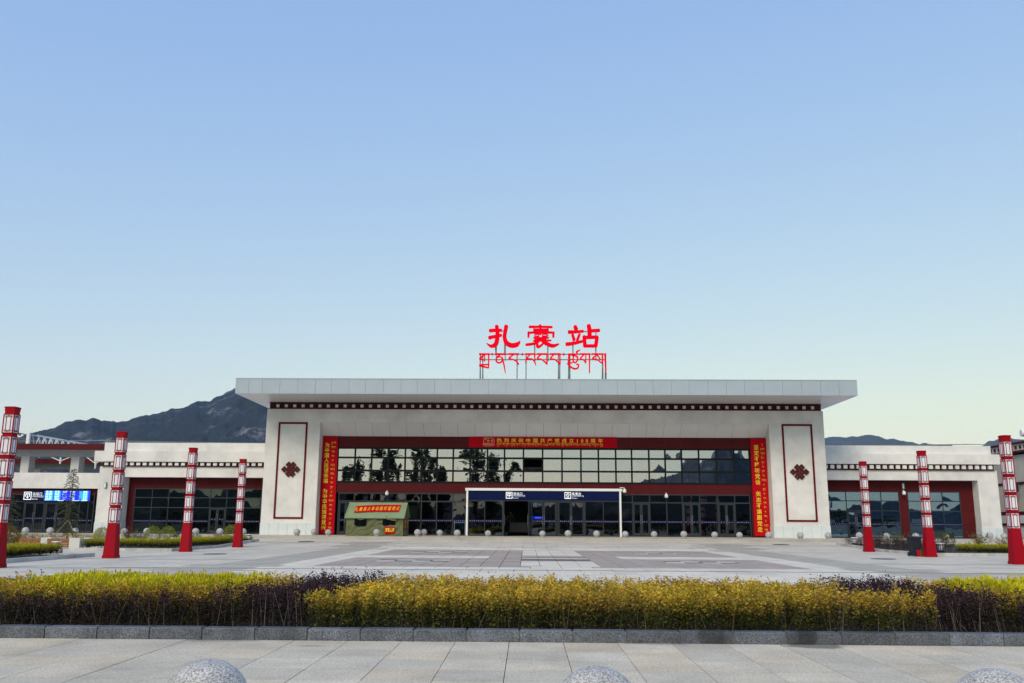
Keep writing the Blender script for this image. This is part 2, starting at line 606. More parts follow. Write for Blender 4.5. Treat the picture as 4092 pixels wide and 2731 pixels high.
M['cream'] = simple('cream_render', (.52, .49, .42), .85, var=.08, scale=.7)



def wet_spots(mat, spots):
    """dark water stains that ran out from under the planting bed"""
    nt_ = mat.node_tree; bs = nt_.nodes['Principled BSDF']; src = bs.inputs['Base Color'].links[0].from_socket
    ps = nt_.nodes.new('ShaderNodeNewGeometry').outputs['Position']
    nz = nt_.nodes.new('ShaderNodeTexNoise'); nz.inputs['Scale'].default_value = 5; nz.inputs['Detail'].default_value = 5
    nt_.links.new(ps, nz.inputs['Vector'])
    for (x, y, rx, ry, k) in spots:
        mp = nt_.nodes.new('ShaderNodeMapping'); mp.inputs['Location'].default_value = (-x / rx, -y / ry, 0); mp.inputs['Scale'].default_value = (1 / rx, 1 / ry, 0)
        ln = nt_.nodes.new('ShaderNodeVectorMath'); ln.operation = 'LENGTH'
        ad = nt_.nodes.new('ShaderNodeMath'); ad.operation = 'MULTIPLY_ADD'; ad.inputs[1].default_value = 1.3
        rp_ = nt_.nodes.new('ShaderNodeValToRGB'); rp_.color_ramp.elements[0].position = .78; rp_.color_ramp.elements[0].color = (k, k, k, 1); rp_.color_ramp.elements[1].position = 1.0; rp_.color_ramp.elements[1].color = (1, 1, 1, 1)
        dv = nt_.nodes.new('ShaderNodeMath'); dv.operation = 'MULTIPLY'; dv.inputs[1].default_value = .6
        mx = nt_.nodes.new('ShaderNodeMix'); mx.data_type = 'RGBA'; mx.blend_type = 'MULTIPLY'; mx.inputs[0].default_value = 1
        L_ = nt_.links.new
        L_(ps, mp.inputs[0]); L_(mp.outputs[0], ln.inputs[0]); L_(nz.outputs[0], ad.inputs[0]); L_(ln.outputs['Value'], ad.inputs[2]); L_(ad.outputs[0], dv.inputs[0]); L_(dv.outputs[0], rp_.inputs[0])
        L_(src, mx.inputs[6]); L_(rp_.outputs[0], mx.inputs[7]); src = mx.outputs[2]
    nt_.links.new(src, bs.inputs['Base Color'])


wet_spots(M['slab'], ((3.02, 9.86, .34, .22, .42), (1.35, 9.95, .42, .12, .6), (-3.3, 9.9, .5, .10, .65), (-2.2, 9.55, .16, .07, .7)))
wet_spots(M['kerb'], ((3.0, 9.98, .14, .3, .35), (2.0, 9.98, .16, .3, .45)))

# ------------------------------------------------------------------ ground, plaza, paving
gm = MB()
for (x0, x1, y0, y1) in ((-9000, 9000, -9000, 44),):
    gm.poly([(x0, y0, -.04), (x1, y0, -.04), (x1, y1, -.04), (x0, y1, -.04)])
gm.poly([(-9000, 44, -.04), (9000, 44, -.04), (9000, 53.3, .24), (-9000, 53.3, .24)])
gm.poly([(-9000, 53.3, .24), (9000, 53.3, .24), (9000, 9000, .24), (-9000, 9000, .24)])
ground = structure(gm.build('ground', simple('ground_earth', (.16, .15, .13), .95, var=.25, scale=.05), recalc=False))


def shade(c, a=.06):
    k = 1 + random.uniform(-a, a)
    return tuple(min(1.5, v * k) for v in c)


# front pavement: slabs .575 m, one by one
pv = MB()
pv.poly([(-60, -40, -.02), (60, -40, -.02), (60, 9.97, -.02), (-60, 9.97, -.02)])
front = structure(pv.build('front_pavement', M['mortar'], recalc=False))
SL = .577
GRID_X0 = -2.495 - SL * 12
slab_rows = [(9.72 - .44, 9.965)] + [(9.27 - SL * (k + 1), 9.27 - SL * k) for k in range(7)]
for r, (ya, yb) in enumerate(slab_rows):
    half = 1.0 + (yb * .60)
    if r == 0: ya = 9.275
    k0 = int((-half - GRID_X0) // SL); k1 = int((half - GRID_X0) // SL) + 1
    for k in range(k0, k1 + 1):
        x0 = GRID_X0 + k * SL
        if r == 0 and random.random() < .0: continue
        b = MB(); g = .0035
        c0 = (1, 1, .985) if random.random() < .7 else (1.05, 1.03, .98)
        b.col = shade(c0 if random.random() < .88 else (1.02, .97, .88), .085)
        dz = random.uniform(-.0015, .0015)
        b.box(x0 + g, x0 + SL - g, ya + .006, yb - .006, -.05, dz)
        b.build('paving_slab', M['slab'], front, recalc=False)
# slabs further out and behind, joined
b = MB()
for ky in range(-28, 16):
    y0 = ky * SL - .0
    if y0 > 5.2: break
    for k in range(-34, 35):
        x0 = GRID_X0 + 17 * SL + k * SL
        b.col = shade((1, 1, .985), .055)
        b.box(x0 + .0035, x0 + SL - .0035, y0 + .0035, y0 + SL - .0035, -.05, 0)
o = stuff(b.build('slab_field', M['slab'], front, recalc=False))

# kerb stones in front of the planting bed
kerb = structure(MB().box(-30, 30, 9.99, 10.12, -.06, .10).build('kerb', simple('kerb_mortar', (.24, .22, .18), .9, var=.2, scale=6)))
x = -9.8
while x < 11:
    L = .572
    b = MB(); b.col = shade((1, 1, 1), .34)
    b.cbox(x + .006, x + L - .006, 9.972, 10.15, -.05, .122 + random.uniform(-.002, .002), .012)
    b.build('kerb_stone', M['kerb'], kerb, recalc=False)
    x += L
bed = structure(MB().box(-30, 30, 10.14, 13.3, -.03, .06).build('planting_bed', M['soil']))
kb2 = structure(MB().box(-30, 30, 13.3, 13.45, -.03, .09).build('rear_kerb', M['concrete']))

# plaza paving
WHT = (1.24, 1.25, 1.24); LGT = (1.06, 1.06, 1.05); PNK = (.72, .65, .65); GRY = (.76, .76, .75); DRK = (.17, .18, .19)
XC = 1.0


def plaza_col(x, y):
    u = abs(x - XC)
    if 24.72 < y < 24.95 and u < 13: return DRK
    if (42.6 < y < 42.75 or 45.8 < y < 45.95) and u < 12: return (.4, .4, .41)
    if u < 7.4 and 26.4 < y < 42.5:
        if u < 1.0:
            if 31.5 < y < 32.3 or 33.3 < y < 34.1:
                return DRK if (int((x + 40) / .3) + int(y / .4)) % 2 else WHT
            if 30.6 < y < 36.2: return PNK
            return WHT
        if 33.2 < y < 35.4 and u > 2.6: return WHT
        for yy in (29.8, 39.2):
            if yy < y < yy + 1.2 and 3.4 < u < 5.9:
                return DRK if (int((x + 40) / .6) + int((y - yy) / .6)) % 2 else WHT
        return PNK
    if u < 8.3 and 25 < y < 46: return WHT
    if 8.3 <= u < 10.4 and y > 14 and y < 50: return GRY
    if 8.6 < u < 9.3 and 27 < y < 33: return DRK
    if abs((y - 24) % 6.2 - .2) < .22 and u > 10.4: return GRY
    if u < 8.3: return LGT if y > 46 else WHT
    return LGT


pb = MB()
pb.poly([(-60, 13.4, -.018), (60, 13.4, -.018), (60, 44, -.018), (-60, 44, -.018)])
pb.poly([(-60, 44, -.018), (60, 44, -.018), (60, 53.3, .262), (-60, 53.3, .262)])
plaza = structure(pb.build('plaza', M['mortar'], recalc=False))
rest = MB(); n_parts = 0
brk = list(np.arange(13.46, 24.6, .62)) + [24.72, 24.95, 25.7] + list(np.arange(26.4, 42.55, .6)) + [42.6, 42.75, 43.4, 44.0, 44.9, 45.8, 45.95] + list(np.arange(46.8, 53.0, .85)) + [53.28]
row = 0
for y, y1 in zip(brk[:-1], brk[1:]):
    hw = 12 + y * .42
    near = 22.0 < y < 27.0
    w = .9 if near else (.6 if 26.3 < y < 42.55 else 1.2)
    xs = XC - math.ceil((hw + 2) / w) * w + (w / 2 if row % 2 and not (26.3 < y < 42.6) else 0)
    while xs < XC + hw:
        c = plaza_col(xs + w / 2, (y + y1) / 2)
        za, zb = ground_z(y + 1e-4), ground_z(y1 - 1e-4)
        g = .011
        vis = near and abs(xs + w / 2 - .0) < y * .56 + .5
        t = MB() if vis else rest
        t.col = shade(c, .075)
        X0, X1, Y0, Y1 = xs + g, xs + w - g, y + g, y1 - g
        t.mesh([(X0, Y0, za - .03), (X1, Y0, za - .03), (X1, Y1, zb - .03), (X0, Y1, zb - .03),
                (X0, Y0, za), (X1, Y0, za), (X1, Y1, zb), (X0, Y1, zb)],
               [(4, 5, 6, 7), (0, 1, 5, 4), (1, 2, 6, 5), (2, 3, 7, 6), (3, 0, 4, 7)])
        if vis:
            t.build('plaza_slab', M['plaza'], plaza, recalc=False); n_parts += 1
        xs += w
    row += 1
stuff(rest.build('plaza_slab_field', M['plaza'], plaza, recalc=False))

# manhole covers on the plaza
for k, (px, py, lab) in enumerate(((1300, 2171, 'dark drain cover on the plaza in front of the tent'), (3530, 2235, 'long dark drain cover beside the litter bin'),
                                   (860, 2215, 'dark drain cover near the red lantern columns on the left'), (3050, 2184, 'dark drain cover before the right banner'))):
    v = ray(px, py); t_ = (0.0 - EYE) / v.z; p = CAMP + v * t_
    if p.y > 44:
        p.y = min(p.y, 50); p.z = ground_z(p.y)
    sl = .0301 if p.y > 44 else 0
    b = MB(); b.lathe(0, 0, [(.46, 0), (.46, .010), (.43, .014), (.40, .010), (.05, .010)], 28)
    oo = b.build('drain_cover', M['frame2'], loc=(p.x, p.y, p.z - .001), recalc=True)
    oo.rotation_euler[0] = math.atan(sl)
    tag(oo, lab, 'drain cover', 'drain covers on the plaza')

# raised forecourt in front of the doors
fp = MB(); fp.box(-60, 60, 53.3, 75, .0, ZP - .012)
fore = structure(fp.build('forecourt', M['mortar']))
fr = MB(); y = 53.31; row = 0
fr.col = (.72, .73, .76); fr.box(-36, 38, 53.285, 53.299, .2, ZP - .001)
while y < 61.2:
    d = .15 if row == 0 else .8
    xs = -36.0 + (.5 if row % 2 else 0)
    while xs < 38:
        fr.col = shade((.92, .94, .95), .05)
        fr.box(xs + .005, xs + .995, y + .005, y + d - .005, ZP - .03, ZP)
        xs += 1.0
    y += d; row += 1
stuff(fr.build('forecourt_slabs', M['plaza'], fore, recalc=False))

# ------------------------------------------------------------------ the station building
ST = thing('station_building', 'long white railway station with maroon bands and flat overhanging roof', 'building', (0, 0, 0))
XL, XR = -17.73, 19.94
OL, OR_ = -14.06, 16.27
WT = 8.785          # top of the white wall
OT = 7.89           # top of the opening at the front
GT = 7.035          # top of the recessed front
hw = MB()
hw.prism([(XL, ZP), (OL, ZP), (OL, OT), (OR_, OT), (OR_, ZP), (XR, ZP), (XR, WT), (XL, WT)], 60, 61.02)
hw.build('hall_wall', M['plaster'], ST)
# sloping header panels of the recess
hd = MB(); hd.prism([(OL + .002, OT - .9), (OR_ - .002, OT - .9), (OR_ - .002, OT), (OL + .002, OT)], 61.021, 61.1)
hdr = hd.build('header_backing', M['joint'], ST)
nP = 26; pw = (OR_ - OL) / nP
b = MB()
s0 = Vector((0, 60.02, OT - .012)); s1 = Vector((0, 61.0, GT + .01))
b.mesh([(.004, s0.y, s0.z), (pw - .012, s0.y, s0.z), (pw - .012, s1.y, s1.z), (.004, s1.y, s1.z),
        (.004, s0.y + .02, s0.z + .02), (pw - .012, s0.y + .02, s0.z + .02), (pw - .012, s1.y + .0, s1.z + .03), (.004, s1.y, s1.z + .03)],
       [(3, 2, 1, 0), (4, 5, 6, 7), (0, 1, 5, 4), (1, 2, 6, 5), (2, 3, 7, 6), (3, 0, 4, 7)])
p0 = b.build('soffit_panel', M['soffit'], ST); p0.location = (OL, 0, 0)
for k in range(1, nP): instance(p0.data, 'soffit_panel', ST, (OL + k * pw, 0, 0))
# solid behind the header so that joints look dark
MB().mesh([(OL, 60.1, OT + .0), (OR_, 60.1, OT), (OR_, 61.02, GT + .08), (OL, 61.02, GT + .08)], [(0, 1, 2, 3)]).build('header_lining', M['joint'], ST)

# hall body behind the front: sides, back, top, inner floor
hb = MB()
hb.mesh([(XL + .01, 61.03, 0), (XL + .01, 84, 0), (XL + .01, 84, 9.29), (XL + .01, 61.03, 9.29)], [(0, 1, 2, 3)])
hb.mesh([(XR - .01, 61.03, 0), (XR - .01, 84, 0), (XR - .01, 84, 9.29), (XR - .01, 61.03, 9.29)], [(0, 1, 2, 3)])
hb.mesh([(XL + .01, 84, 0), (XR - .01, 84, 0), (XR - .01, 84, 9.29), (XL + .01, 84, 9.29)], [(0, 1, 2, 3)])
hb.build('hall_side_wall', M['plaster'], ST)
hi = MB()
hi.box(XL + .2, XR - .2, 61.3, 74, .38, .405)
hi.mesh([(XL + .2, 74, .4), (XR - .2, 74, .4), (XR - .2, 74, 7.2), (XL + .2, 74, 7.2)], [(0, 1, 2, 3)])
hi.mesh([(XL + .2, 61.3, 7.2), (XR - .2, 61.3, 7.2), (XR - .2, 74, 7.2), (XL + .2, 74, 7.2)], [(0, 1, 2, 3)])
for xx in (OL - .01, OR_ + .01):
    hi.mesh([(xx, 61.3, .4), (xx, 74, .4), (xx, 74, 7.2), (xx, 61.3, 7.2)], [(0, 1, 2, 3)])
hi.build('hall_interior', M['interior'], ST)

# cornice band with white blocks
cb = MB(); cb.box(XL + .12, XR - .07, 60.13, 61.0, WT + .002, 9.262)
band = cb.build('cornice_band', M['redband'], ST)
blk = MB().cbox(-.1, .1, -.05, .06, 0, .2, .004)
b0 = blk.build('dentil_block', M['plaster'], band); b0.location = (0, 0, 0)
xa, xb = X(1110.7, 60.1, 1622), X(3247, 60.1, 1628)
for k in range(64):
    loc = (xa + (xb - xa) * k / 63, 60.13, 8.915)
    if k == 0: b0.location = loc
    else: instance(b0.data, 'dentil_block', band, loc)
MB().box(XL + .06, XR - .02, 60.06, 61.0, WT - .0, WT + .0015).build('cornice_ledge', M['plaster'], ST)

# roof: deck, fascia panels, soffit
RX0, RX1, RY = -18.70, 20.88, 56.0
rd = MB(); rd.box(RX0 + .02, RX1 - .02, RY + .04, 86, 9.30, 10.22)
roof = rd.build('roof', M['joint'], ST)
MB().box(RX0, RX1, RY - .02, 86.0, 10.222, 10.27).build('roof_coping', M['alu'], roof)
edges = [RX0] + [X(900 + .5102 * v, 56, 1540) for v in (185, 290, 428, 570, 706, 832, 970, 1100, 1240, 1378, 1505, 1640, 1768)]
step = 1.155
while edges[-1] + step * 1.3 < RX1: edges.append(edges[-1] + step * random.choice((1, 1, 1, .97, 1.04)))
edges.append(RX1)
for a, c in zip(edges[:-1], edges[1:]):
    MB().box(a + .006, c - .006, RY + random.uniform(-.004, .004), RY + .045, 9.27, 10.22).build('fascia_panel', M['alu'], roof)
for side, xs in ((-1, RX0), (1, RX1)):
    for k in range(18):
        ya = RY + .05 + k * 1.6
        MB().box(min(xs, xs - side * .03), max(xs, xs - side * .03), ya, ya + 1.59, 9.27, 10.22).build('fascia_panel', M['alu'], roof)
nS = 24; sw = (RX1 - RX0 - .1) / nS
for k in range(nS):
    a = RX0 + .05 + k * sw
    MB().box(a + .004, a + sw - .004, RY + .06, 60.12, 9.272, 9.296).build('soffit_panel', M['soffit'], roof)
for xs0, xs1 in ((RX0 + .05, XL - .02), (XR + .02, RX1 - .05)):
    MB().box(xs0, xs1, 60.125, 85.9, 9.272, 9.296).build('soffit_panel', M['soffit'], roof)

# plinth slabs, red frames and knots on the two piers
PZ = Z(2091, 60, 1150)
for sgn, xa, xb, inner in ((-1, XL, OL, OL), (1, OR_, XR, OR_)):
    e = np.linspace(xa - .02, xb + .02, 7)
    for k in range(6):
        MB().box(e[k] + .006, e[k + 1] - .006, 59.96, 60.0 - .001, ZP, PZ).build('plinth_slab', M['plinth'], ST)
    xin0, xin1 = (inner + .001, inner + .03) if sgn < 0 else (inner - .03, inner - .001)
    MB().box(xin0, xin1, 60.0, 60.98, ZP, PZ).build('plinth_slab', M['plinth'], ST)
for pts in (((1114.7, 1688), (1230.7, 1688), (1092, 2074), (1210, 2074), (1162, 1876.6)), ((3123, 1696), (3242, 1696), (3143, 2086), (3270, 2086), (3194, 1887))):
    q = [at(px, py, 60) for px, py in pts]
    x0 = (q[0].x + q[2].x) / 2; x1 = (q[1].x + q[3].x) / 2; z1 = (q[0].z + q[1].z) / 2; z0 = (q[2].z + q[3].z) / 2
    b = MB(); w = .12
    b.prism([(x0, z0), (x1, z0), (x1, z0 + w), (x0, z0 + w)], 59.955, 60 - .001)
    b.prism([(x0, z1 - w), (x1, z1 - w), (x1, z1), (x0, z1)], 59.955, 60 - .001)
    b.prism([(x0, z0 + w), (x0 + w, z0 + w), (x0 + w, z1 - w), (x0, z1 - w)], 59.956, 60 - .001)
    b.prism([(x1 - w, z0 + w), (x1, z0 + w), (x1, z1 - w), (x1 - w, z1 - w)], 59.956, 60 - .001)
    b.build('pier_frame', M['redtrim'], ST)
    kx, kz = q[4].x, q[4].z; u = 1.3 / 225
    b = MB()
    for k, (hx, hz) in enumerate(((-73, 0), (75, 0), (-23, 53), (27, 53), (-23, 0), (27, 0), (-25, -52), (22, -52), (1, 27), (1, -27))):
        cx_, cz_ = kx + hx * u, kz + hz * u
        ro, ri = 38 * u, 10 * u
        yf = 59.90 + .002 * k
        o4 = [(cx_, cz_ - ro), (cx_ + ro, cz_), (cx_, cz_ + ro), (cx_ - ro, cz_)]
        i4 = [(cx_, cz_ - ri), (cx_ + ri, cz_), (cx_, cz_ + ri), (cx_ - ri, cz_)]
        for j in range(4):
            n = (j + 1) % 4
            b.prism([o4[j], o4[n], i4[n], i4[j]], yf, 60 - .001)
    b.build('knot_emblem', M['knot'], ST)

# recessed front: maroon panels, window band, lower glazing
GY = 61.0
zu1, zu0 = Z(1789, GY, 1800), Z(1932, GY, 1800)
zl1 = Z(1971, GY, 1800)
cols_px = [1351.5, 1420.4, 1486.7, 1552, 1620.4, 1685.7, 1748, 1812, 1879.6, 1948.4, 2016.3, 2092, 2168.4, 2245.6, 2321, 2390.7, 2460, 2523.2, 2592, 2656.6, 2722.2, 2791, 2860.5, 2931, 2993]
cx = [X(p, GY, 1800) for p in cols_px]
rp = MB()
hdr_e = [OL] + [cx[k] for k in range(0, 25, 1)] + [OR_]
for za, zb_ in ((zu1, GT), (zl1, zu0)):
    for a, c in zip(hdr_e[:-1], hdr_e[1:]):
        MB().box(a + .005, c - .005, GY, GY + .04, za + .004, zb_ - .004).build('maroon_panel', M['redpanel'], ST)
for a, c in ((OL, cx[0]), (cx[-1], OR_)):
    zs = np.linspace(ZP, GT, 6)
    for k in range(5): MB().box(a + .005, c - .005, GY + .002, GY + .038, zs[k] + .004, min(zs[k + 1], GT) - .004).build('maroon_panel', M['redpanel'], ST)
MB().mesh([(OL, GY + .05, zu1), (OR_, GY + .05, zu1), (OR_, GY + .05, GT), (OL, GY + .05, GT), (OL, GY + .05, zl1), (OR_, GY + .05, zl1), (OR_, GY + .05, zu0), (OL, GY + .05, zu0),
           (OL, GY + .052, ZP), (cx[0], GY + .052, ZP), (cx[0], GY + .052, GT), (OL, GY + .052, GT), (cx[-1], GY + .052, ZP), (OR_, GY + .052, ZP), (OR_, GY + .052, GT), (cx[-1], GY + .052, GT)],
          [(0, 1, 2, 3), (4, 5, 6, 7), (8, 9, 10, 11), (12, 13, 14, 15)]).build('panel_backing', M['joint'], ST)


def grid_frame(name, xs, zs, y0, y1, w, mat, parent, wv=None):
    b = MB(); wv = wv or w
    for x_ in xs: b.box(x_ - wv / 2, x_ + wv / 2, y0, y1, zs[0], zs[-1])
    for k, z_ in enumerate(zs):
        zz0, zz1 = z_ - w / 2, z_ + w / 2
        if k == 0: zz0, zz1 = z_, z_ + w
        if k == len(zs) - 1: zz0, zz1 = z_ - w, z_
        b.box(xs[0] - wv / 2 - .001, xs[-1] + wv / 2 + .001, y0 + .004, y1 - .004, zz0, zz1)
    return b.build(name, mat, parent)


def pane(x0, x1, z0, z1, y, mat, parent, tilt=.0026):
    b = MB(); w, h = x1 - x0, z1 - z0
    b.poly([(-w / 2, 0, -h / 2), (w / 2, 0, -h / 2), (w / 2, 0, h / 2), (-w / 2, 0, h / 2)])
    o_ = b.build('pane', mat, parent, recalc=False)
    o_.location = ((x0 + x1) / 2, y, (z0 + z1) / 2)
    o_.rotation_euler = (random.gauss(0, tilt), 0, random.gauss(0, tilt))
    return o_


zr = [zu0, Z(1882.6, GY, 1800), Z(1831, GY, 1800), zu1]
uw = grid_frame('upper_window', cx, zr, GY - .03, GY + .06, .125, M['frame'], ST, .11)
for i in range(len(cx) - 1):
    for j in range(3):
        if cols_px[i] == 2092 and j == 1: continue     # this light stands open
        pane(cx[i] + .04, cx[i + 1] - .04, zr[j] + .05, zr[j + 1] - .05, GY + .012, M['glass_up'], uw)
# the opened light, tipped inwards
op = pane(X(2092, GY) + .05, X(2168.4, GY) - .05, zr[1] + .06, zr[2] - .06, GY + .28, M['glass_low'], uw, 0)
op.rotation_euler[0] = math.radians(-32)

zt = Z(2005, GY, 1800)
PX0, PX1 = X(1862, 60.3), X(2484, 60.3)
lcols_px = [1351.5, 1413, 1480, 1550.5, 1619.4, 1683, 1744.4, 1809, 1866]
rcols_px = [2480, 2528, 2597, 2665, 2728, 2798, 2868, 2938, 2998]


def safety_strip(x0, x1, z, y, parent):
    b = MB(); b.box(x0, x1, y - .006, y - .002, z - .075, z + .075)
    s_ = b.build('safety_strip', M['strip'], parent)
    d = MB(); n = max(2, int((x1 - x0) / .13))
    for k in range(n):
        xx = x0 + (k + .5) * (x1 - x0) / n
        r = .028 if k % 2 else .036
        d.prism([(xx - r, z - .01), (xx, z - r), (xx + r, z), (xx + .01, z + r), (xx - r * .6, z + r * .7)], y - .009, y - .0065)
    return s_, d


SZ = Z(2083.3, GY, 2100)


def door(name, x0, x1, z0, z1, y, parent, glass, label=None):
    """double door: two framed leaves with pull handles and safety strips"""
    mid = (x0 + x1) / 2
    for a, c, side in ((x0 + .02, mid - .012, 1), (mid + .012, x1 - .02, -1)):
        w = .075; b = MB()
        b.box(a, a + w, y - .045, y + .03, z0 + .01, z1 - .02); b.box(c - w, c, y - .045, y + .03, z0 + .01, z1 - .02)
        b.box(a + w, c - w, y - .043, y + .028, z0 + .01, z0 + .16); b.box(a + w, c - w, y - .043, y + .028, z1 - .1, z1 - .02)
        d = b.build(name, M['frame2'], parent)
        pane(a + w, c - w, z0 + .16, z1 - .1, y, glass, d)
        hx = c - w * .5 if side > 0 else a + w * .5
        MB().tube((hx, y - .09, z0 + .75), (hx, y - .09, z0 + 1.35), .016).tube((hx, y - .09, z0 + .82), (hx, y - .04, z0 + .82), .01).tube((hx, y - .09, z0 + 1.28), (hx, y - .04, z0 + 1.28), .01).build('handle', M['steel'], d)
        s_, dots = safety_strip(a + w, c - w, SZ, y - .004, d)
        dots.build('strip_print', M['stripdot'], d)


for side, pxs, doors in (('l', lcols_px, (0,)), ('r', rcols_px, (1, 4, 6))):
    xs = [X(p, GY, 2050) for p in pxs]
    lw = grid_frame('lower_window', xs, [ZP, zt, zl1], GY - .02, GY + .06, .085, M['frame2'], ST, .07)
    for i in range(len(xs) - 1):
        pane(xs[i] + .035, xs[i + 1] - .035, zt + .04, zl1 - .08, GY + .01, M['glass_low'], lw)
        if i in doors:
            door('door', xs[i] + .035, xs[i + 1] - .035, ZP + .085, zt - .04, GY + .01, ST, M['glass_low'])
        else:
            pane(xs[i] + .035, xs[i + 1] - .035, ZP + .085, zt - .04, GY + .01, M['glass_low'], lw)
            s_, dots = safety_strip(xs[i] + .06, xs[i + 1] - .06, SZ, GY + .005, lw)
            dots.build('strip_print', M['stripdot'], lw)


# ---- wings
def wing(sgn):
    WY = 62.5; WG = 63.3
    if sgn < 0:
        xin, xo, xpo, xps = XL, -30.05, -29.93, -30.40
        pil_in = -28.24
        zpar, zslab, zs0, zb0, zli = Z(1770, WY, 750), Z(1805, WY, 750), Z(1847, WY, 750), Z(1866, WY, 750), Z(1908, WY, 750)
    else:
        xin, xo, xpo, xps = XR, 32.46, 32.27, 32.83
        pil_in = 31.08
        zpar, zslab, zs0, zb0, zli = Z(1781, WY, 3600), Z(1816, WY, 3600), Z(1856, WY, 3600), Z(1880, WY, 3600), Z(1919.5, WY, 3600)
    lo = lambda a, c: (min(a, c), max(a, c))
    a, c = lo(xin, xpo)
    MB().box(a, c, WY + .15, 80, zslab - .01, zpar).build('wing_parapet', M['plaster'], ST)
    a, c = lo(xin, xps)
    MB().box(a, c, WY - .25, 80.2, zs0, zslab).build('wing_slab', M['plaster'], ST)
    a, c = lo(xin, xo + .18 * sgn * -1)
    bnd = MB().box(a, c, WY + .02, 80, zb0 + .02, zs0 - .001).build('wing_band', M['redband'], ST)
    bh = (zs0 - zb0) * .62
    n = int(abs(c - a) / .452); bm_ = MB().cbox(-.13, .13, -.16, .04, 0, bh, .006)
    first = None
    for k in range(n):
        xx = (a + .3 + k * .452)
        if xx > c - .15: break
        if first is None:
            first = bm_.build('dentil_block', M['plaster'], bnd); first.location = (xx, WY + .02, zb0 + .02 + (zs0 - zb0 - bh) * .45)
        else: instance(first.data, 'dentil_block', bnd, (xx, WY + .02, zb0 + .02 + (zs0 - zb0 - bh) * .45))
    MB().box(a - .03, c + .03, WY - .12, WY + .5, zb0, zb0 + .02).build('wing_ledge', M['redband'], ST)
    # lintel and end pillar as one wall with an opening
    if sgn < 0:
        pts = [(xo, ZP), (pil_in, ZP), (pil_in, zli), (xin, zli), (xin, zb0), (xo, zb0)]
    else:
        pts = [(pil_in, ZP), (xo, ZP), (xo, zb0), (xin, zb0), (xin, zli), (pil_in, zli)]
    MB().prism(pts, WY, WG + .0).build('wing_wall', M['plaster'], ST)
    a, c = lo(xo, pil_in)
    MB().box(a, c, WG + .01, 80, ZP, zb0).build('wing_end_wall', M['plaster'], ST)
    e = np.linspace(a - .02, c + .02, 4); pz = Z(2091, WY, 1150)
    for k in range(3): MB().box(e[k] + .006, e[k + 1] - .006, WY - .04, WY - .001, ZP, pz).build('plinth_slab', M['plinth'], ST)
    q = (pil_in + .001, pil_in + .03) if sgn < 0 else (pil_in - .03, pil_in - .001)
    MB().box(q[0], q[1], WY, WG - .01, ZP, pz).build('plinth_slab', M['plinth'], ST)
    # front: maroon surround and windows
    if sgn < 0:
        wz1 = Z(1953, WG, 800); rows_px = (2003, 1990, 1953)
        wins = [[538, 607, 674, 757, 840, 906, 976, 1044]]
        doors = {4}; rz = [ZP, Z(2029.5, WG, 800), Z(1990, WG, 800), wz1]
    else:
        wz1 = Z(1965, WG, 3600); rz = [ZP, Z(2042.5, WG, 3600), Z(2003.5, WG, 3600), wz1]
        wins = [[3309, 3381, 3450, 3521, 3592], [3628, 3700, 3766, 3836]]
        doors = {1}
    xs_all = [[X(p, WG, 2000) for p in w] for w in wins]
    fill = []
    a, c = lo(xin, pil_in)
    cuts = [a] + [v for xs in xs_all for v in (xs[0], xs[-1])] + [c]
    hx = np.linspace(a, c, 8)
    for k in range(7): MB().box(hx[k] + .005, hx[k + 1] - .005, WG - .001, WG + .04, wz1 + .004, zli - .002).build('maroon_panel', M['redpanel'], ST)
    for k in range(0, len(cuts), 2):
        if cuts[k + 1] - cuts[k] < .05: continue
        zz = [ZP, rz[1] * .5 + .2, rz[1], rz[2], wz1]
        for j in range(4): MB().box(cuts[k] + .004, cuts[k + 1] - .004, WG, WG + .038, zz[j] + .004, zz[j + 1] - .004).build('maroon_panel', M['redpanel'], ST)
    MB().mesh([(a, WG + .08, ZP), (c, WG + .08, ZP), (c, WG + .08, zli), (a, WG + .08, zli)], [(0, 1, 2, 3)]) if False else None
    for wi, xs in enumerate(xs_all):
        lw = grid_frame('wing_window', xs, rz, WG - .02, WG + .06, .06, M['frame2'], ST, .05)
        for i in range(len(xs) - 1):
            for j in range(3):
                if j == 0 and wi == 0 and i in doors:
                    door('door', xs[i] + .025, xs[i + 1] - .025, ZP + .06, rz[1] - .03, WG + .01, ST, (M['glass_refl_tint'] if sgn > 0 else M['glass_wing'])); continue
                pane(xs[i] + .02, xs[i + 1] - .02, rz[j] + .03, rz[j + 1] - .03, WG + .01, (M['glass_refl_tint'] if sgn > 0 else M['glass_wing']), lw)
                if j == 0:
                    s_, dots = safety_strip(xs[i] + .05, xs[i + 1] - .05, Z(2083.5 if sgn < 0 else 2096, WG, 800 if sgn < 0 else 3600), WG + .004, lw)
                    dots.build('strip_print', M['stripdot'], lw)
    # dark room behind
    b = MB()
    b.mesh([(a, 69, ZP), (c, 69, ZP), (c, 69, zli + .3), (a, 69, zli + .3)], [(0, 1, 2, 3)])
    b.mesh([(a, WG + .1, zli + .3), (c, WG + .1, zli + .3), (c, 69, zli + .3), (a, 69, zli + .3)], [(0, 1, 2, 3)])
    for xx in (a + .01, c - .01): b.mesh([(xx, WG + .1, ZP), (xx, 69, ZP), (xx, 69, zli + .3), (xx, WG + .1, zli + .3)], [(0, 1, 2, 3)])
    b.box(a, c, WG + .1, 69, ZP - .02, ZP + .005)
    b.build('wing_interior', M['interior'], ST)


wing(-1)
wing(1)

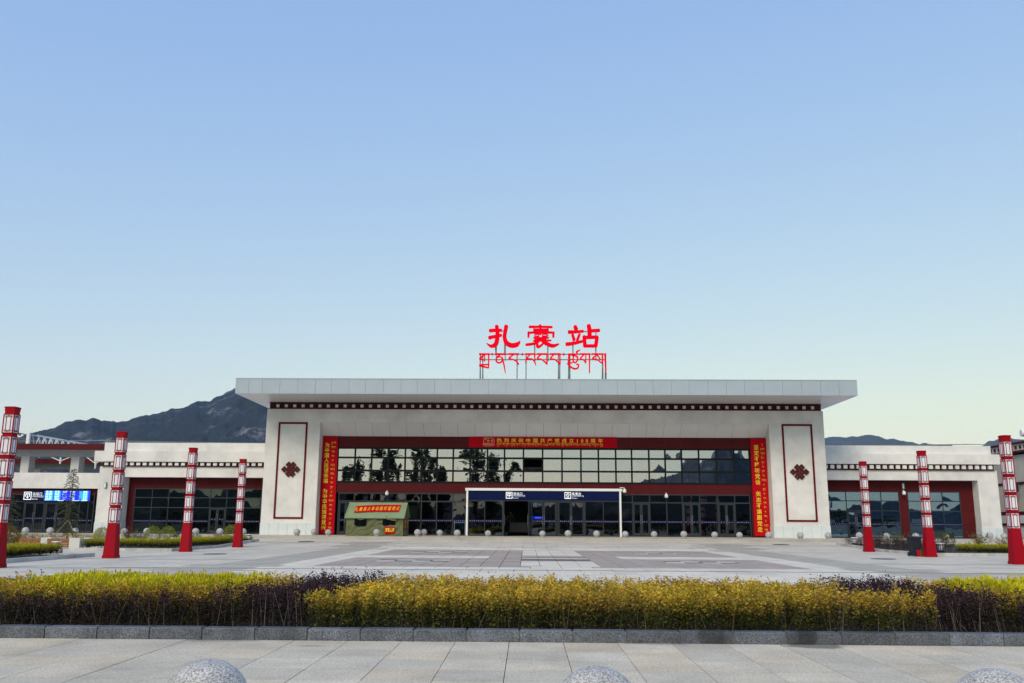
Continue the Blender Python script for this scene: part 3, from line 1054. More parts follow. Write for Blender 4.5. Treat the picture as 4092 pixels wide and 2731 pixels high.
# ---- exit hall beyond the left wing
EY = 63.6
ez1, ez0 = Z(1891, EY, 250), Z(1953, EY, 250)
MB().box(-55, -30.06, EY - .3, 76, ez0, ez1).build('exit_hall_wall', M['plaster'], ST)
MB().box(-55, -30.06, EY, EY + .05, Z(1975, EY, 250), ez0 - .001).build('maroon_panel', M['redpanel'], ST)
ezt = Z(1975, EY, 250)
epx = [-160, -60, 30, 95, 180, 270, 315, 350, 372]
exs = [X(p, EY, 2050) for p in epx]
ew = grid_frame('exit_window', exs, [ZP, Z(2006, EY, 250), ezt], EY - .02, EY + .06, .07, M['frame2'], ST, .06)
for i in range(len(exs) - 1):
    pane(exs[i] + .03, exs[i + 1] - .03, Z(2006, EY, 250) + .03, ezt - .07, EY + .01, M['glass_low'], ew)
    if i in (3, 4):
        door('door', exs[i] + .03, exs[i + 1] - .03, ZP + .07, Z(2006, EY, 250) - .03, EY + .01, ST, M['glass_low'])
    else:
        pane(exs[i] + .03, exs[i + 1] - .03, ZP + .07, Z(2006, EY, 250) - .03, EY + .01, M['glass_low'], ew)
        s_, dots = safety_strip(exs[i] + .05, exs[i + 1] - .05, Z(2080, EY, 250), EY + .004, ew)
        dots.build('strip_print', M['stripdot'], ew)
b = MB()
b.mesh([(-55, 72, ZP), (-30.1, 72, ZP), (-30.1, 72, ez1), (-55, 72, ez1)], [(0, 1, 2, 3)]); b.box(-55, -30.1, EY + .1, 72, ZP - .02, ZP + .005)
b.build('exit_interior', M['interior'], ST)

# ------------------------------------------------------------------ entrance frame
EN = thing('entrance_frame', 'white framed entrance box with navy lit signboard at the doors', 'entrance', (0, 0, 0))
PY = 60.3
bz1, bz0 = Z(1952.5, PY, 2170), Z(1962.5, PY, 2170)
MB().box(X(1860, PY, 1955), X(2486, PY, 1955), PY - .12, 61.0 - .03, bz0, bz1).build('beam', M['white'], EN)
for pxa, pxb in ((1862.5, 1870), (2475.5, 2483)):
    MB().box(X(pxa, PY, 2050), X(pxb, PY, 2050), PY - .10, PY + .02, ZP, bz0 - .001).build('post', M['white'], EN)
nb0 = Z(2000, PY, 2170)
IX0, IX1 = X(1870, PY, 2050) + .002, X(2475.5, PY, 2050) - .002
bd = MB().box(IX0, IX1, PY - .06, PY + .03, nb0, bz0 - .002).build('sign_board', M['navy'], EN)
sides = [(1872.6, 1936.7, 2008.3), (2338.3, 2410.9, 2474)]
for grp in sides:
    xs = [X(p, PY, 2060) for p in grp]
    g = grid_frame('side_window', xs, [ZP, nb0 - .002], PY - .04, PY + .03, .08, M['frame2'], EN, .055)
    for i in range(2):
        pane(xs[i] + .027, xs[i + 1] - .027, ZP + .08, nb0 - .09, PY, M['glass_low'], g)
        s_, dots = safety_strip(xs[i] + .04, xs[i + 1] - .04, Z(2083.3, PY, 2100), PY - .006, g)
        dots.build('strip_print', M['stripdot'], g)
for grp in ((2120.6, 2223.6), (2229.7, 2333.6)):
    door('door', X(grp[0], PY, 2060), X(grp[1], PY, 2060), ZP, nb0 - .06, PY, EN, M['glass_low'])
fb = MB()
for p in (2011.5, 2117, 2226.6, 2336): fb.box(X(p, PY, 2060) - .035, X(p, PY, 2060) + .035, PY - .05, PY + .04, ZP, nb0 - .06)
fb.box(X(2009, PY), X(2338, PY), PY - .048, PY + .038, nb0 - .06, nb0 - .003)
fb.build('door_frame', M['frame2'], EN)
# opened leaves, swung outwards, seen edge-on
for p, s_ in ((2014.5, 1), (2112.5, -1)):
    xx = X(p, PY, 2060)
    b = MB(); b.box(xx - .02, xx + .02, PY - .92, PY - .06, ZP + .02, ZP + .14); b.box(xx - .02, xx + .02, PY - .92, PY - .06, nb0 - .16, nb0 - .07)
    b.box(xx - .02, xx + .02, PY - .92, PY - .85, ZP + .14, nb0 - .16); b.box(xx - .02, xx + .02, PY - .13, PY - .06, ZP + .14, nb0 - .16)
    d = b.build('door', M['frame2'], EN)
    pb_ = MB().poly([(xx, PY - .85, ZP + .14), (xx, PY - .13, ZP + .14), (xx, PY - .13, nb0 - .16), (xx, PY - .85, nb0 - .16)]).build('pane', M['glass_low'], d, recalc=False)
    MB().tube((xx + .06 * s_, PY - .8, ZP + .7), (xx + .06 * s_, PY - .8, ZP + 1.4), .016).build('handle', M['steel'], d)
# two side cheeks of glass and the roof sheet
for xx in (IX0 + .01, IX1 - .01):
    MB().poly([(xx, PY + .03, ZP), (xx, 60.96, ZP), (xx, 60.96, nb0), (xx, PY + .03, nb0)]).build('side_pane', M['glass_low'], EN, recalc=False)


def lit_sign(parent, px, py, S, Yp, word, tib, eng, kind, wpx):
    """pictogram square and three lines; px,py = top-left in the photo, S = pictogram side in photo pixels"""
    k = Yp / FPX; o_ = at(px, py, Yp); x0, z1 = o_.x, o_.z; s_ = S * k
    b = MB(); yf, yb = Yp - .006, Yp - .002; t = s_ * .09
    b.box(x0, x0 + s_, yf, yb, z1 - t, z1); b.box(x0, x0 + s_, yf, yb, z1 - s_, z1 - s_ + t)
    b.box(x0, x0 + t, yf + .0005, yb, z1 - s_ + t, z1 - t); b.box(x0 + s_ - t, x0 + s_, yf + .0005, yb, z1 - s_ + t, z1 - t)
    F = lambda u, v: (x0 + u * s_, z1 - v * s_)
    R_ = lambda u0, v0, u1, v1: b.prism([F(u0, v1), F(u1, v1), F(u1, v0), F(u0, v0)], yf, yb)
    if kind in ('in', 'out'):
        R_(.2, .2, .8, .32); R_(.2, .32, .3, .62); R_(.7, .32, .8, .62)
        if kind == 'in':
            b.prism([F(.5, .38), F(.33, .6), F(.67, .6)][::-1], yf, yb); R_(.455, .6, .545, .84)
        else:
            b.prism([F(.5, .86), F(.33, .62), F(.67, .62)], yf, yb); R_(.455, .38, .545, .62)
    else:
        stroke(b, [F(.5, .15), F(.2, .45)], .08 * s_, lambda q: q, yf, yb); stroke(b, [F(.5, .15), F(.82, .42)], .08 * s_, lambda q: q, yf - .001, yb)
        for a0 in range(0, 300, 40):
            a1, a2 = math.radians(a0 - 60), math.radians(a0 - 18)
            b.prism([F(.5 + .2 * math.cos(a1), .55 + .2 * math.sin(a1)), F(.5 + .2 * math.cos(a2), .55 + .2 * math.sin(a2)), F(.5 + .12 * math.cos(a2), .55 + .12 * math.sin(a2)), F(.5 + .12 * math.cos(a1), .55 + .12 * math.sin(a1))][::-1], yf, yb)
        R_(.25, .82, .75, .88)
    cw = wpx * k / len(word); h = S * .48 * k
    for i, ch in enumerate(word):
        put_char(b, ch, (x0 + s_ * 1.12 + i * cw, yf, z1 - h), (1, 0, 0), (0, 0, 1), cw * .94, h * .94, .004)
    put_tibetan(b, tib, x0 + s_ * 1.12, z1 - S * .44 * k, wpx * 1.22 * k, S * .36 * k, yf, bold=.9)
    put_line(b, eng, (x0 + s_ * 1.12, yf, z1 - s_ * .98), (1, 0, 0), (0, 0, 1), wpx * .55 * k, S * .13 * k, .004)
    return stuff(b.build('lettering', M['signlit'], parent))


TIB_IN = 'a ba ba . tsha+u ga sa . a ja . sa+o'.replace('ja', 'ga+u')
lit_sign(bd, 1850 + 603 * .2851, 1940 + 94 * .2851, 25.5, PY - .06, '进站口', TIB_IN, 'Entrance', 'in', 38)
lit_sign(bd, 1850 + 1424 * .2851, 1940 + 97 * .2851, 25.5, PY - .06, '售票处', 'pa+u sa . a tsha+o nga . sa', 'Tickets', 'ticket', 38)

# exit sign and timetable display on the exit hall
EX = MB().box(X(94, EY, 1980), X(183, EY, 1980), EY - .10, EY - .03, Z(2002, EY - .1, 150), Z(1962, EY - .1, 150)).build('exit_sign', M['navy'])
tag(EX, 'dark exit sign with white pictogram beside the blue display', 'sign')
lit_sign(EX, 97, 1966, 31, EY - .10, '出站口', 'a ba ba . tsha+u ga sa . ta+o na sa+o', 'Exit', 'out', 40)
LX0, LX1, LZ0, LZ1 = X(180, EY, 1980), X(366, EY, 1980), Z(2003.5, EY - .2, 270), Z(1960, EY - .2, 270)
LD = MB().box(LX0, LX1, EY - .16, EY - .03, LZ0, LZ1).build('display_board', M['black'])
tag(LD, 'bright blue electronic timetable display above the exit doors', 'display')
yd = EY - .163
MB().box(LX0 + .05, LX1 - .05, yd - .004, yd, LZ0 + .05, LZ1 - .05).build('screen', M['ledblue'], LD)
c1 = MB(); c2 = MB(); Wd = LX1 - LX0; Hd = LZ1 - LZ0
Fd = lambda u, v: (LX0 + u * Wd, LZ1 - v * Hd)
for (u0, u1) in ((.03, .20), (.22, .36), (.76, .95)):
    a = Fd(u0, .95); c = Fd(u1, .07); c1.box(a[0], c[0], yd - .008, yd - .005, a[1], c[1])
c1.build('screen_column', M['ledcyan'], LD)
rows = (('车次', '终到', '开点', '检票', '状态'), ('拉萨', '林芝', '0931', '进站', '正点'), ('林芝', '拉萨', '1205', '候车', '正点'), ('拉萨', '日喀', '1840', '检票', '正点'))
for r, rw in enumerate(rows):
    for q, (tx, u0, u1) in enumerate(zip(rw, (.035, .235, .40, .56, .84), (.18, .335, .50, .67, .93))):
        for i, ch in enumerate(tx):
            a = Fd(u0 + (u1 - u0) * i / len(tx), .24 + r * .225)
            put_char(c2, ch, (a[0], yd - .0095, a[1]), (1, 0, 0), (0, 0, 1), (u1 - u0) / len(tx) * Wd * .95, Hd * .19, .02)
for (u0, u1) in ((.30, .44), (.62, .94)):
    a = Fd(u0, .965); c = Fd(u1, .93); c2.box(a[0], c[0], yd - .010, yd - .008, a[1], c[1])
stuff(c2.build('lettering', M['ledwhite'], LD))

# ------------------------------------------------------------------ banners


def banner(name, label, pxs, pys, cols_, Yb, vert=True):
    pass


def vbanner(label, c4, chinese, tib, cx_frac, tx_frac, Yb=60.9):
    q = [at(px, py, Yb) for px, py in c4]       # tl, tr, bl, br
    x0 = (q[0].x + q[2].x) / 2; x1 = (q[1].x + q[3].x) / 2; z1 = (q[0].z + q[1].z) / 2; z0 = max(ZP + .03, (q[2].z + q[3].z) / 2)
    t = thing('vertical_banner', label, 'banner', (x0, Yb, z0))
    b = MB(); nx, nz = 8, 30
    vs_ = []; 
    for j in range(nz + 1):
        for i in range(nx + 1):
            u, v = i / nx, j / nz
            vs_.append((u * (x1 - x0), .012 * math.sin(v * 9 + u * 3) * (.3 + abs(u - .5)) , v * (z1 - z0)))
    fs = [(j * (nx + 1) + i, j * (nx + 1) + i + 1, (j + 1) * (nx + 1) + i + 1, (j + 1) * (nx + 1) + i) for j in range(nz) for i in range(nx)]
    b.mesh(vs_, fs); n = len(vs_)
    b.mesh([(p[0], p[1] + .01, p[2]) for p in vs_], [f[::-1] for f in fs])
    b.build('cloth', M['banner'], t, smooth=True, recalc=False)
    l = MB(); H_ = z1 - z0; W_ = x1 - x0; yf = -.022
    n = len(chinese); top = .065; cell = (1 - top - .035) / n
    for i, ch in enumerate(chinese):
        if ch == ' ': continue
        zz = H_ * (1 - top - cell * (i + 1))
        s_ = min(W_ * .31, cell * H_ * .9)
        cb_ = MB(); put_char(cb_, ch, (W_ * cx_frac - s_ / 2, yf, zz + (cell * H_ - s_) / 2), (1, 0, 0), (0, 0, 1), s_ * 1.06, s_ * 1.06, .012)
        cb_.build('character', M['yellow'], t, recalc=False)
    k = len(tib); tc = (1 - .05 - .03) / k
    for i, s_ in enumerate(tib):
        if not s_: continue
        w_, _ = tibetan(s_)
        ww = min(W_ * .36, w_ * W_ * .085)
        zz = H_ * (1 - .05 - tc * i)
        put_tibetan(l, s_, W_ * tx_frac - ww / 2, zz, ww, tc * H_ * .72, yf, bold=.85)
    stuff(l.build('lettering', M['yellow'], t, recalc=False))
    return t


vbanner('red vertical banner with yellow characters beside the green tent', ((1290, 1745), (1350, 1746), (1273, 2133), (1336, 2134)), '为中国人民谋幸福 为中华民族谋复兴',
        ['ka+r+u nga . ga+o', 'ma+i . da ma', 'nga sa .', 'ba da', 'ba .', 'da na . da+u', 'ga nga . ba', 'ba tsha+o la', 'ba .', 'da nga .', 'ka+r+u nga', 'ha+a'.replace('ha+a', 'kha+u'), 'ma+i . ra', 'ga sa . ka', 'sa la', 'da nga', 'ba tsha', 'la .', 'da+y ra', 'ba sa |'], .30, .72)
vbanner('red vertical banner with yellow characters beside the right pier', ((2998, 1752), (3061, 1753), (3016, 2143), (3079, 2143)), '坚定不移听党话 矢志不渝跟党走',
        ['da+u', 'da+r ga sa', 'a tsha+u ga', 'na+i . ra', 'tsha+u ra', 'ba', 'ta nga .', 'sa', 'ka da+i sa', 'la .', 'nya+n'.replace('nya+n', 'na+y na'), 'ba .', 'da ma', 'ba+r ga', 'ta nga', 'ba', 'tsha+o sa', 'la', 'a ga+r ba', 'a ga+r+o |'], .34, .74)

# horizontal banner over the window band
q = [at(px, py, 60.93) for px, py in ((1874, 1747), (2465, 1748), (1874, 1788.5), (2465, 1790))]
hx0, hx1, hz1, hz0 = q[0].x, q[1].x, (q[0].z + q[1].z) / 2, (q[2].z + q[3].z) / 2
HB = thing('horizontal_banner', 'red horizontal banner with yellow characters above the window band', 'banner', (0, 0, 0))
MB().box(hx0, hx1, 60.93, 60.97, hz0, hz1).build('cloth', M['banner'], HB)
l = MB(); Wb = hx1 - hx0; Hb = hz1 - hz0; yf = 60.926
u0 = lambda px: hx0 + (px - 52) / (2292 - 52) * Wb
zz = lambda py: hz1 - (py - 64) / (220 - 64) * Hb
line = '热烈庆祝中国共产党成立'
def hchar(ch, *a, **k):
    cb_ = MB(); put_char(cb_, ch, *a, **k); cb_.build('character', M['yellow'], HB, recalc=False)


for i, ch in enumerate(line): hchar(ch, (u0(475 + i * 109.3), yf, zz(147)), (1, 0, 0), (0, 0, 1), u0(76) - u0(0), zz(84) - zz(147), .010)
hd_ = (zz(92) - zz(141)) / .73
for i, ch in enumerate('100'): hchar(ch, (u0(1678 + i * 72), yf, zz(141) - .12 * hd_), (1, 0, 0), (0, 0, 1), hd_, hd_, .016)
for i, ch in enumerate('周年'): hchar(ch, (u0(1893 + i * 112), yf, zz(147)), (1, 0, 0), (0, 0, 1), u0(76) - u0(0), zz(84) - zz(147), .010)
put_tibetan(l, 'ka+r+u nga . ga+o . ga+u nga . kha+r na . ta nga . da ba+u . ba ra+e sa . na sa . la+o . 1 0 0 a kha+o ra . ba ra . sa+r+o . sa+e ma sa . a kha+o la . pa+o sa . ra+e na . a ba+r+e la . sa+u |',
            u0(475), zz(146), u0(2082) - u0(475), zz(152) - zz(212), yf, bold=.8)
stuff(l.build('lettering', M['yellow'], HB, recalc=False))
g = MB()
gm_ = lambda q_: (u0(q_[0]), zz(q_[1]))
lw_ = 5 * Wb / 2240
stk = [[(300, 80), (330, 78), (345, 86), (372, 82), (400, 82), (430, 100), (440, 122), (425, 150), (400, 160), (360, 158), (340, 160), (320, 158), (310, 162), (275, 162), (280, 130), (276, 100), (288, 82), (300, 80)],
       [(345, 108), (332, 120), (345, 134), (358, 120), (345, 108)], [(401, 108), (388, 120), (401, 134), (414, 120), (401, 108)], [(338, 122), (352, 122)], [(394, 122), (408, 122)],
       [(296, 98), (310, 92), (316, 102), (306, 110)], [(300, 92), (312, 106)]]
for k, p in enumerate(stk): stroke(g, [(a, c * 1.0) for a, c in p], 5.5, gm_, yf - .0004 * k, yf + .003)
for yy, xa_, xb_ in ((176, 265, 448), (191, 262, 450), (203, 288, 425)):
    n = 14
    for i in range(n): g.box(u0(xa_ + (xb_ - xa_) * i / n), u0(xa_ + (xb_ - xa_) * (i + .6) / n), yf, yf + .002, zz(yy + (5 if yy == 176 else 2)), zz(yy - (5 if yy == 176 else 2)))
g.build('anniversary_logo', M['paleyellow'], HB, recalc=False)

# ------------------------------------------------------------------ rooftop sign
SG = thing('rooftop_sign', 'large red station name letters on steel legs on the roof', 'sign', (0, 0, 10.27))
SY = 57.0
sgm = lambda q_: (lambda v: (v.x, v.z - 10.27))(at(1800 + q_[0] * .38265, 1250 + q_[1] * .38265, SY))
CH = {
    '扎': [([(412, 190), (470, 187), (532, 186)], [34, 30, 28]), ([(483, 142), (492, 215), (486, 290), (470, 335), (425, 352), (378, 322)], [36, 40, 42, 44, 30, 6]), ([(405, 264), (460, 252), (532, 238)], [34, 30, 26]),
          ([(583, 142), (572, 205), (566, 265), (588, 320), (640, 345), (695, 335), (728, 300)], [40, 36, 38, 44, 46, 44, 8])],
    '囊': [([(824, 151), (940, 150), (1060, 153)], [24, 20, 22]), ([(936, 134), (940, 175), (940, 230)], [26, 24, 20]), ([(868, 177), (1022, 177)], 15), ([(868, 196), (1024, 196)], 15), ([(872, 172), (874, 204)], 16), ([(1018, 172), (1018, 204)], 16),
          ([(818, 212), (940, 208), (1078, 211)], [20, 20, 20]), ([(816, 208), (815, 258)], [24, 20]), ([(1076, 208), (1074, 258)], [24, 20]),
          ([(880, 228), (925, 228)], 9), ([(880, 248), (925, 248)], 9), ([(882, 226), (882, 252)], 10), ([(923, 226), (923, 252)], 10), ([(958, 228), (1006, 228)], 9), ([(958, 248), (1006, 248)], 9), ([(960, 226), (960, 252)], 10), ([(1006, 226), (1006, 252)], 10),
          ([(866, 265), (1026, 264)], 11), ([(884, 281), (1004, 280)], 9), ([(866, 297), (1050, 294)], 14), ([(908, 258), (908, 298)], 14), ([(984, 258), (984, 298)], 14),
          ([(925, 300), (880, 325), (790, 338)], [20, 24, 22]), ([(905, 315), (908, 352), (925, 360), (965, 330)], [26, 28, 22, 18]), ([(955, 300), (1000, 326), (1070, 350), (1132, 330)], [20, 34, 34, 10])],
    '站': [([(1300, 145), (1314, 178)], [34, 40]), ([(1236, 205), (1310, 203), (1385, 196)], [36, 28, 26]), ([(1274, 232), (1292, 288)], [26, 30]), ([(1348, 228), (1324, 290)], [24, 28]), ([(1212, 332), (1290, 322), (1382, 300)], [36, 32, 24]),
          ([(1443, 135), (1452, 190), (1452, 250)], [38, 42, 40]), ([(1460, 192), (1552, 188)], [30, 32]), ([(1396, 250), (1404, 352)], [34, 36]), ([(1395, 262), (1534, 258)], 32), ([(1530, 262), (1516, 354)], [36, 36]), ([(1396, 350), (1520, 350)], 30)],
}
for name_, ss in CH.items():
    b = MB()
    for k, (p, w) in enumerate(ss): stroke(b, p, np.asarray(w, float) * 1.08 if hasattr(w, '__len__') else w * 1.08, sgm, SY - .10 - .003 * k, SY + .02)
    b.build('character', M['roofsign'], SG)
TSG = [
    [([(302, 434), (408, 434)], 13), ([(400, 434), (399, 578)], [12, 10]), ([(352, 440), (306, 484), (340, 490), (357, 508)], [10, 14, 10, 8]), ([(357, 440), (357, 508)], 9), ([(304, 548), (345, 545), (394, 545)], 11), ([(303, 552), (345, 565), (394, 578)], [12, 14, 10])],
    [([(434, 432), (440, 448)], [20, 4])],
    [([(470, 435), (582, 435)], 15), ([(518, 440), (484, 472), (478, 504), (502, 526), (532, 516), (542, 488), (520, 462), (492, 470)], [9, 11, 14, 12, 12, 11, 9, 8]), ([(540, 470), (558, 540), (574, 630)], [12, 13, 7])],
    [([(604, 434), (712, 434)], 14), ([(660, 438), (612, 480), (650, 490), (690, 510), (710, 540)], [10, 13, 10, 12, 14])],
    [([(750, 432), (757, 450)], [20, 4])],
    [([(784, 434), (884, 434)], 13), ([(830, 440), (795, 480), (788, 518)], [10, 12, 14]), ([(798, 482), (850, 486), (878, 512), (891, 548)], [9, 10, 13, 8]), ([(878, 436), (882, 484)], 11)],
    [([(904, 434), (1012, 434)], 14), ([(945, 438), (908, 480), (950, 490), (985, 515), (1006, 540)], [10, 13, 10, 12, 9]), ([(1007, 436), (1008, 540)], 12)],
    [([(1040, 434), (1148, 434)], 14), ([(1081, 438), (1044, 480), (1086, 490), (1121, 515), (1142, 540)], [10, 13, 10, 12, 9]), ([(1143, 436), (1144, 540)], 12)],
    [([(1180, 432), (1186, 452)], [20, 4])],
    [([(1230, 436), (1305, 436)], 13), ([(1252, 446), (1232, 466), (1244, 490), (1278, 488), (1286, 462), (1268, 446)], 10), ([(1240, 494), (1228, 512), (1246, 528), (1278, 520), (1282, 498)], 10), ([(1288, 448), (1322, 462), (1326, 500), (1302, 524), (1284, 510)], [10, 12, 12, 11, 9]),
     ([(1328, 440), (1318, 412), (1332, 402), (1354, 392)], [12, 14, 12, 6]), ([(1220, 532), (1258, 570), (1300, 588), (1332, 576), (1336, 546), (1314, 540)], [9, 13, 13, 13, 12, 8])],
    [([(1350, 434), (1458, 434)], 13), ([(1452, 436), (1452, 630)], [12, 9]), ([(1395, 438), (1356, 484), (1390, 495), (1412, 528)], [10, 13, 10, 8]), ([(1413, 438), (1413, 528)], 9)],
    [([(1478, 434), (1594, 434)], 13), ([(1532, 440), (1484, 480), (1530, 492), (1582, 530)], [10, 13, 10, 9]), ([(1530, 442), (1562, 484)], 10), ([(1586, 436), (1587, 532)], 12)],
    [([(1616, 430), (1620, 630)], [16, 8])],
]
for k, ss in enumerate(TSG):
    b = MB()
    for j, (p, w) in enumerate(ss): stroke(b, p, np.asarray(w, float) * 1.3 if hasattr(w, '__len__') else w * 1.3, sgm, SY - .08 - .003 * j, SY + .02)
    b.build('character', M['roofsign'], SG)
b = MB(); yb = SY + .06
P3 = lambda px, py, dy=0: (lambda v: (v[0], yb + dy, v[1]))(sgm((px, py)))
for px in (312, 338, 697, 790, 1128, 1142, 1235, 1247, 1590, 1622):
    a = P3(px, 434); b.bar((a[0], yb, 0), a, .07)
    b.bar((a[0], yb + .9, 0), (a[0], yb, a[2] * .9), .05)
for py in (434, 490):
    b.bar(P3(306, py), P3(1612, py), .06)
for px, py in ((472, 340), (565, 300), (880, 330), (1018, 330), (1280, 310), (1520, 330)):
    b.bar(P3(px, 434, .07), P3(px, py, .07), .07); b.bar(P3(px + 6, 490, .5), P3(px, py + 20, .07), .05)
b.bar(P3(520, 190, .06), P3(580, 190, .06), .06); b.bar(P3(1360, 195, .06), P3(1470, 193, .06), .06)
for px in (480, 575, 880, 1018, 1280, 1520): b.bar(P3(px, 434, .05), P3(px, 190, .05), .05)
b.build('support_frame', M['steel'], SG)

# ------------------------------------------------------------------ red lantern columns


def lantern_column(loc, label):
    t = thing('lantern_column', label, 'lamp post', loc, 'red lantern columns along the plaza')
    MB().sq(0, 0, [(.215, 0), (.215, .09), (.198, .10), (.148, 1.13), (.148, 1.155)]).build('base', M['lampred'], t)
    pitch = .602; h = .525
    for k in range(5):
        z0 = 1.165 + k * pitch
        b = MB()      # frame of the lantern: corner posts, rims and neck
        R_ = .152
        for sx in (-1, 1):
            for sy in (-1, 1): b.box(min(sx * R_, sx * (R_ - .028)), max(sx * R_, sx * (R_ - .028)), min(sy * R_, sy * (R_ - .028)), max(sy * R_, sy * (R_ - .028)), z0, z0 + h)
        b.sq(0, 0, [(R_ - .001, z0 - .008), (R_ - .001, z0 + .012)]); b.sq(0, 0, [(R_ - .001, z0 + h - .012), (R_ - .001, z0 + h + .008)])
        b.sq(0, 0, [(.134, z0 + h + .008), (.134, z0 + h + .068)])
        ln = b.build('lantern', M['lampred'], t)
        pz0, pz1 = z0 + .014, z0 + h - .014
        f4 = [((-.124, -.143), (.124, -.143)), ((.143, -.124), (.143, .124)), ((.124, .143), (-.124, .143)), ((-.143, .124), (-.143, -.124))]
        for (a, c) in f4:
            MB().poly([(a[0], a[1], pz0), (c[0], c[1], pz0), (c[0], c[1], pz1), (a[0], a[1], pz1)]).build('panel', M['lampwhite'], ln, recalc=False)
        l = MB()
        for (a, c) in f4:
            A = Vector((a[0], a[1], 0)); D = (Vector((c[0], c[1], 0)) - A); L = D.length; D.normalize(); N = Vector((D.y, -D.x, 0))
            def rect(u0, u1, v0, v1, dep=.006):
                pts = [A + D * (u0 * L) + Vector((0, 0, pz0 + v0 * (pz1 - pz0))), A + D * (u1 * L) + Vector((0, 0, pz0 + v0 * (pz1 - pz0))),
                       A + D * (u1 * L) + Vector((0, 0, pz0 + v1 * (pz1 - pz0))), A + D * (u0 * L) + Vector((0, 0, pz0 + v1 * (pz1 - pz0)))]
                l.mesh([p + N * .0005 for p in pts] + [p + N * dep for p in pts], [(4, 5, 6, 7), (0, 1, 5, 4), (1, 2, 6, 5), (2, 3, 7, 6), (3, 0, 4, 7)])
            w = .075; wv = .03
            for u in (.22, .72): rect(u, u + w, .06, .94)
            for v in (.07, .91): rect(.10, .90, v, v + wv, .0065)
            for v0, v1 in ((.13, .152), (.85, .872)):
                rect(.06, .42, v0, v1, .007); rect(.58, .94, v0, v1, .007)
            for u in (.40, .55): rect(u, u + w * .8, .03, .15, .0055); rect(u, u + w * .8, .85, .97, .0055)
            for v0, v1 in ((0, .015), (.985, 1)): rect(0, 1, v0, v1, .004)
        l.build('lattice', M['lampdark'], ln, recalc=False)
    z1 = 1.165 + 5 * pitch - .077
    MB().sq(0, 0, [(.134, z1 + .07), (.134, z1 + .09), (.142, z1 + .095), (.142, z1 + .15), (.135, z1 + .16), (.150, z1 + .165), (.150, z1 + .20), (.13, z1 + .21)]).build('cap', M['lampred'], t)
    return t


LY0, LSP = 24.146, 6.767
L1 = lantern_column((-14.19, LY0, 0), 'red and white lantern column cut by the left edge of the photo')
copy_tree(L1, (-14.19, LY0 + LSP, 0), 'red and white lantern column standing before the left wing pillar')
copy_tree(L1, (-14.19, LY0 + 2 * LSP, 0), 'red and white lantern column, third counted from the left edge')
copy_tree(L1, (-14.19, LY0 + 3 * LSP, 0), 'red and white lantern column standing closest to the left pier')
copy_tree(L1, (16.42, 44.07, ground_z(44.07)), 'red and white lantern column standing left of the litter bin')
copy_tree(L1, (16.42, 37.47, 0), 'red and white lantern column right beside the litter bin')
copy_tree(L1, (16.42, 30.88, 0), 'red and white lantern column at the right edge of the photo')

# ------------------------------------------------------------------ granite ball bollards


def ball_mesh(r):
    b = MB()
    prof = [(r * .62, 0), (r * .66, .035), (r * .66, .055), (r * .60, .065)]
    b.lathe(0, 0, prof, 28)
    n = 20; base = .035
    pr = [(max(.004, r * math.sin(math.pi * k / n)), base + r - r * math.cos(math.pi * k / n)) for k in range(n + 1)]
    b.lathe(0, 0, pr, 32)
    return b


BR = .2
bo = ball_mesh(BR).build('ball_bollard', M['granite'], smooth=True)
BALLS = [
    (100, 54, 'first counted from the exit hall end'), (198.5, 54, 'second counted from the exit hall end'), (299, 54, 'right behind the staked young conifer'), (394, 54.4, 'at the foot of the left wing end pillar'),
    (495, 54.4, 'first to the right of the left wing end pillar'), (586, 54.4, 'second to the right of the left wing end pillar'), (780.6, 54.6, 'before the left wing doors, beside the third column'), (877.7, 54.6, 'before the left wing, between two red columns'), (971, 54.6, 'behind the column closest to the left pier'),
    (1186, 55.2, 'in front of the left pier plinth'), (1253, 58.8, 'tucked against the left pier corner'), (1311, 55.5, 'in front of the left vertical banner'), (1504.6, 55.6, 'in front of the green tent'), (1668.5, 55.8, 'just right of the green tent'),
    (1693.7, 59.2, 'close to the glass right of the tent'), (1757, 57.8, 'between the tent and the entrance frame'), (1827, 55.8, 'left of the white entrance frame'), (1950, 55.8, 'before the left glass of the entrance frame'),
    (2167.6, 55.8, 'before the doors of the entrance frame, left one'), (2270, 55.6, 'before the doors of the entrance frame, right one'), (2384, 55.6, 'before the right glass of the entrance frame'), (2498.6, 55.6, 'at the right post of the entrance frame'),
    (2614, 55.5, 'first to the right of the entrance frame, before the reflected columns'), (2732.6, 55.4, 'second to the right of the entrance frame'), (2855.7, 55.2, 'before the green lit door'), (2955, 55.2, 'just left of the right vertical banner'), (3072, 55, 'at the foot of the right vertical banner'),
    (3198, 54.8, 'in front of the right pier plinth'), (3309.4, 54.8, 'at the right corner of the right pier'), (3434, 54.4, 'left of the first column on the right'), (3542, 54.4, 'between the first column and the litter bin'), (3659, 54.3, 'behind the litter bin'), (3778.5, 54.3, 'behind the dark clipped balls on the right'),
    (3956, 60.6, 'before the right wing end pillar'), (4011.6, 59.5, 'at the outer corner of the right wing end pillar'),
]
for k, (px, Yb, where) in enumerate(BALLS):
    loc = (X(px, Yb, 2140), Yb, ground_z(Yb))
    lab = 'granite ball bollard ' + where
    if k == 0: bo.location = loc; o = bo
    else:
        q_ = random.uniform(.94, 1.05)
        o = instance(bo.data, 'ball_bollard', None, loc, rz=k * .7, scale=(q_, q_, q_ * random.uniform(.96, 1.0)))
    tag(o, lab, 'bollard', 'granite ball bollards before the station')
big = MB(); BRD, BPL = .222, .115
big.lathe(0, 0, [(.17, 0), (.18, .03), (.175, .09), (.13, BPL + .03)], 32)
big.lathe(0, 0, [(max(.004, BRD * math.sin(math.pi * k / 36)), BPL + BRD - BRD * math.cos(math.pi * k / 36)) for k in range(37)], 56)
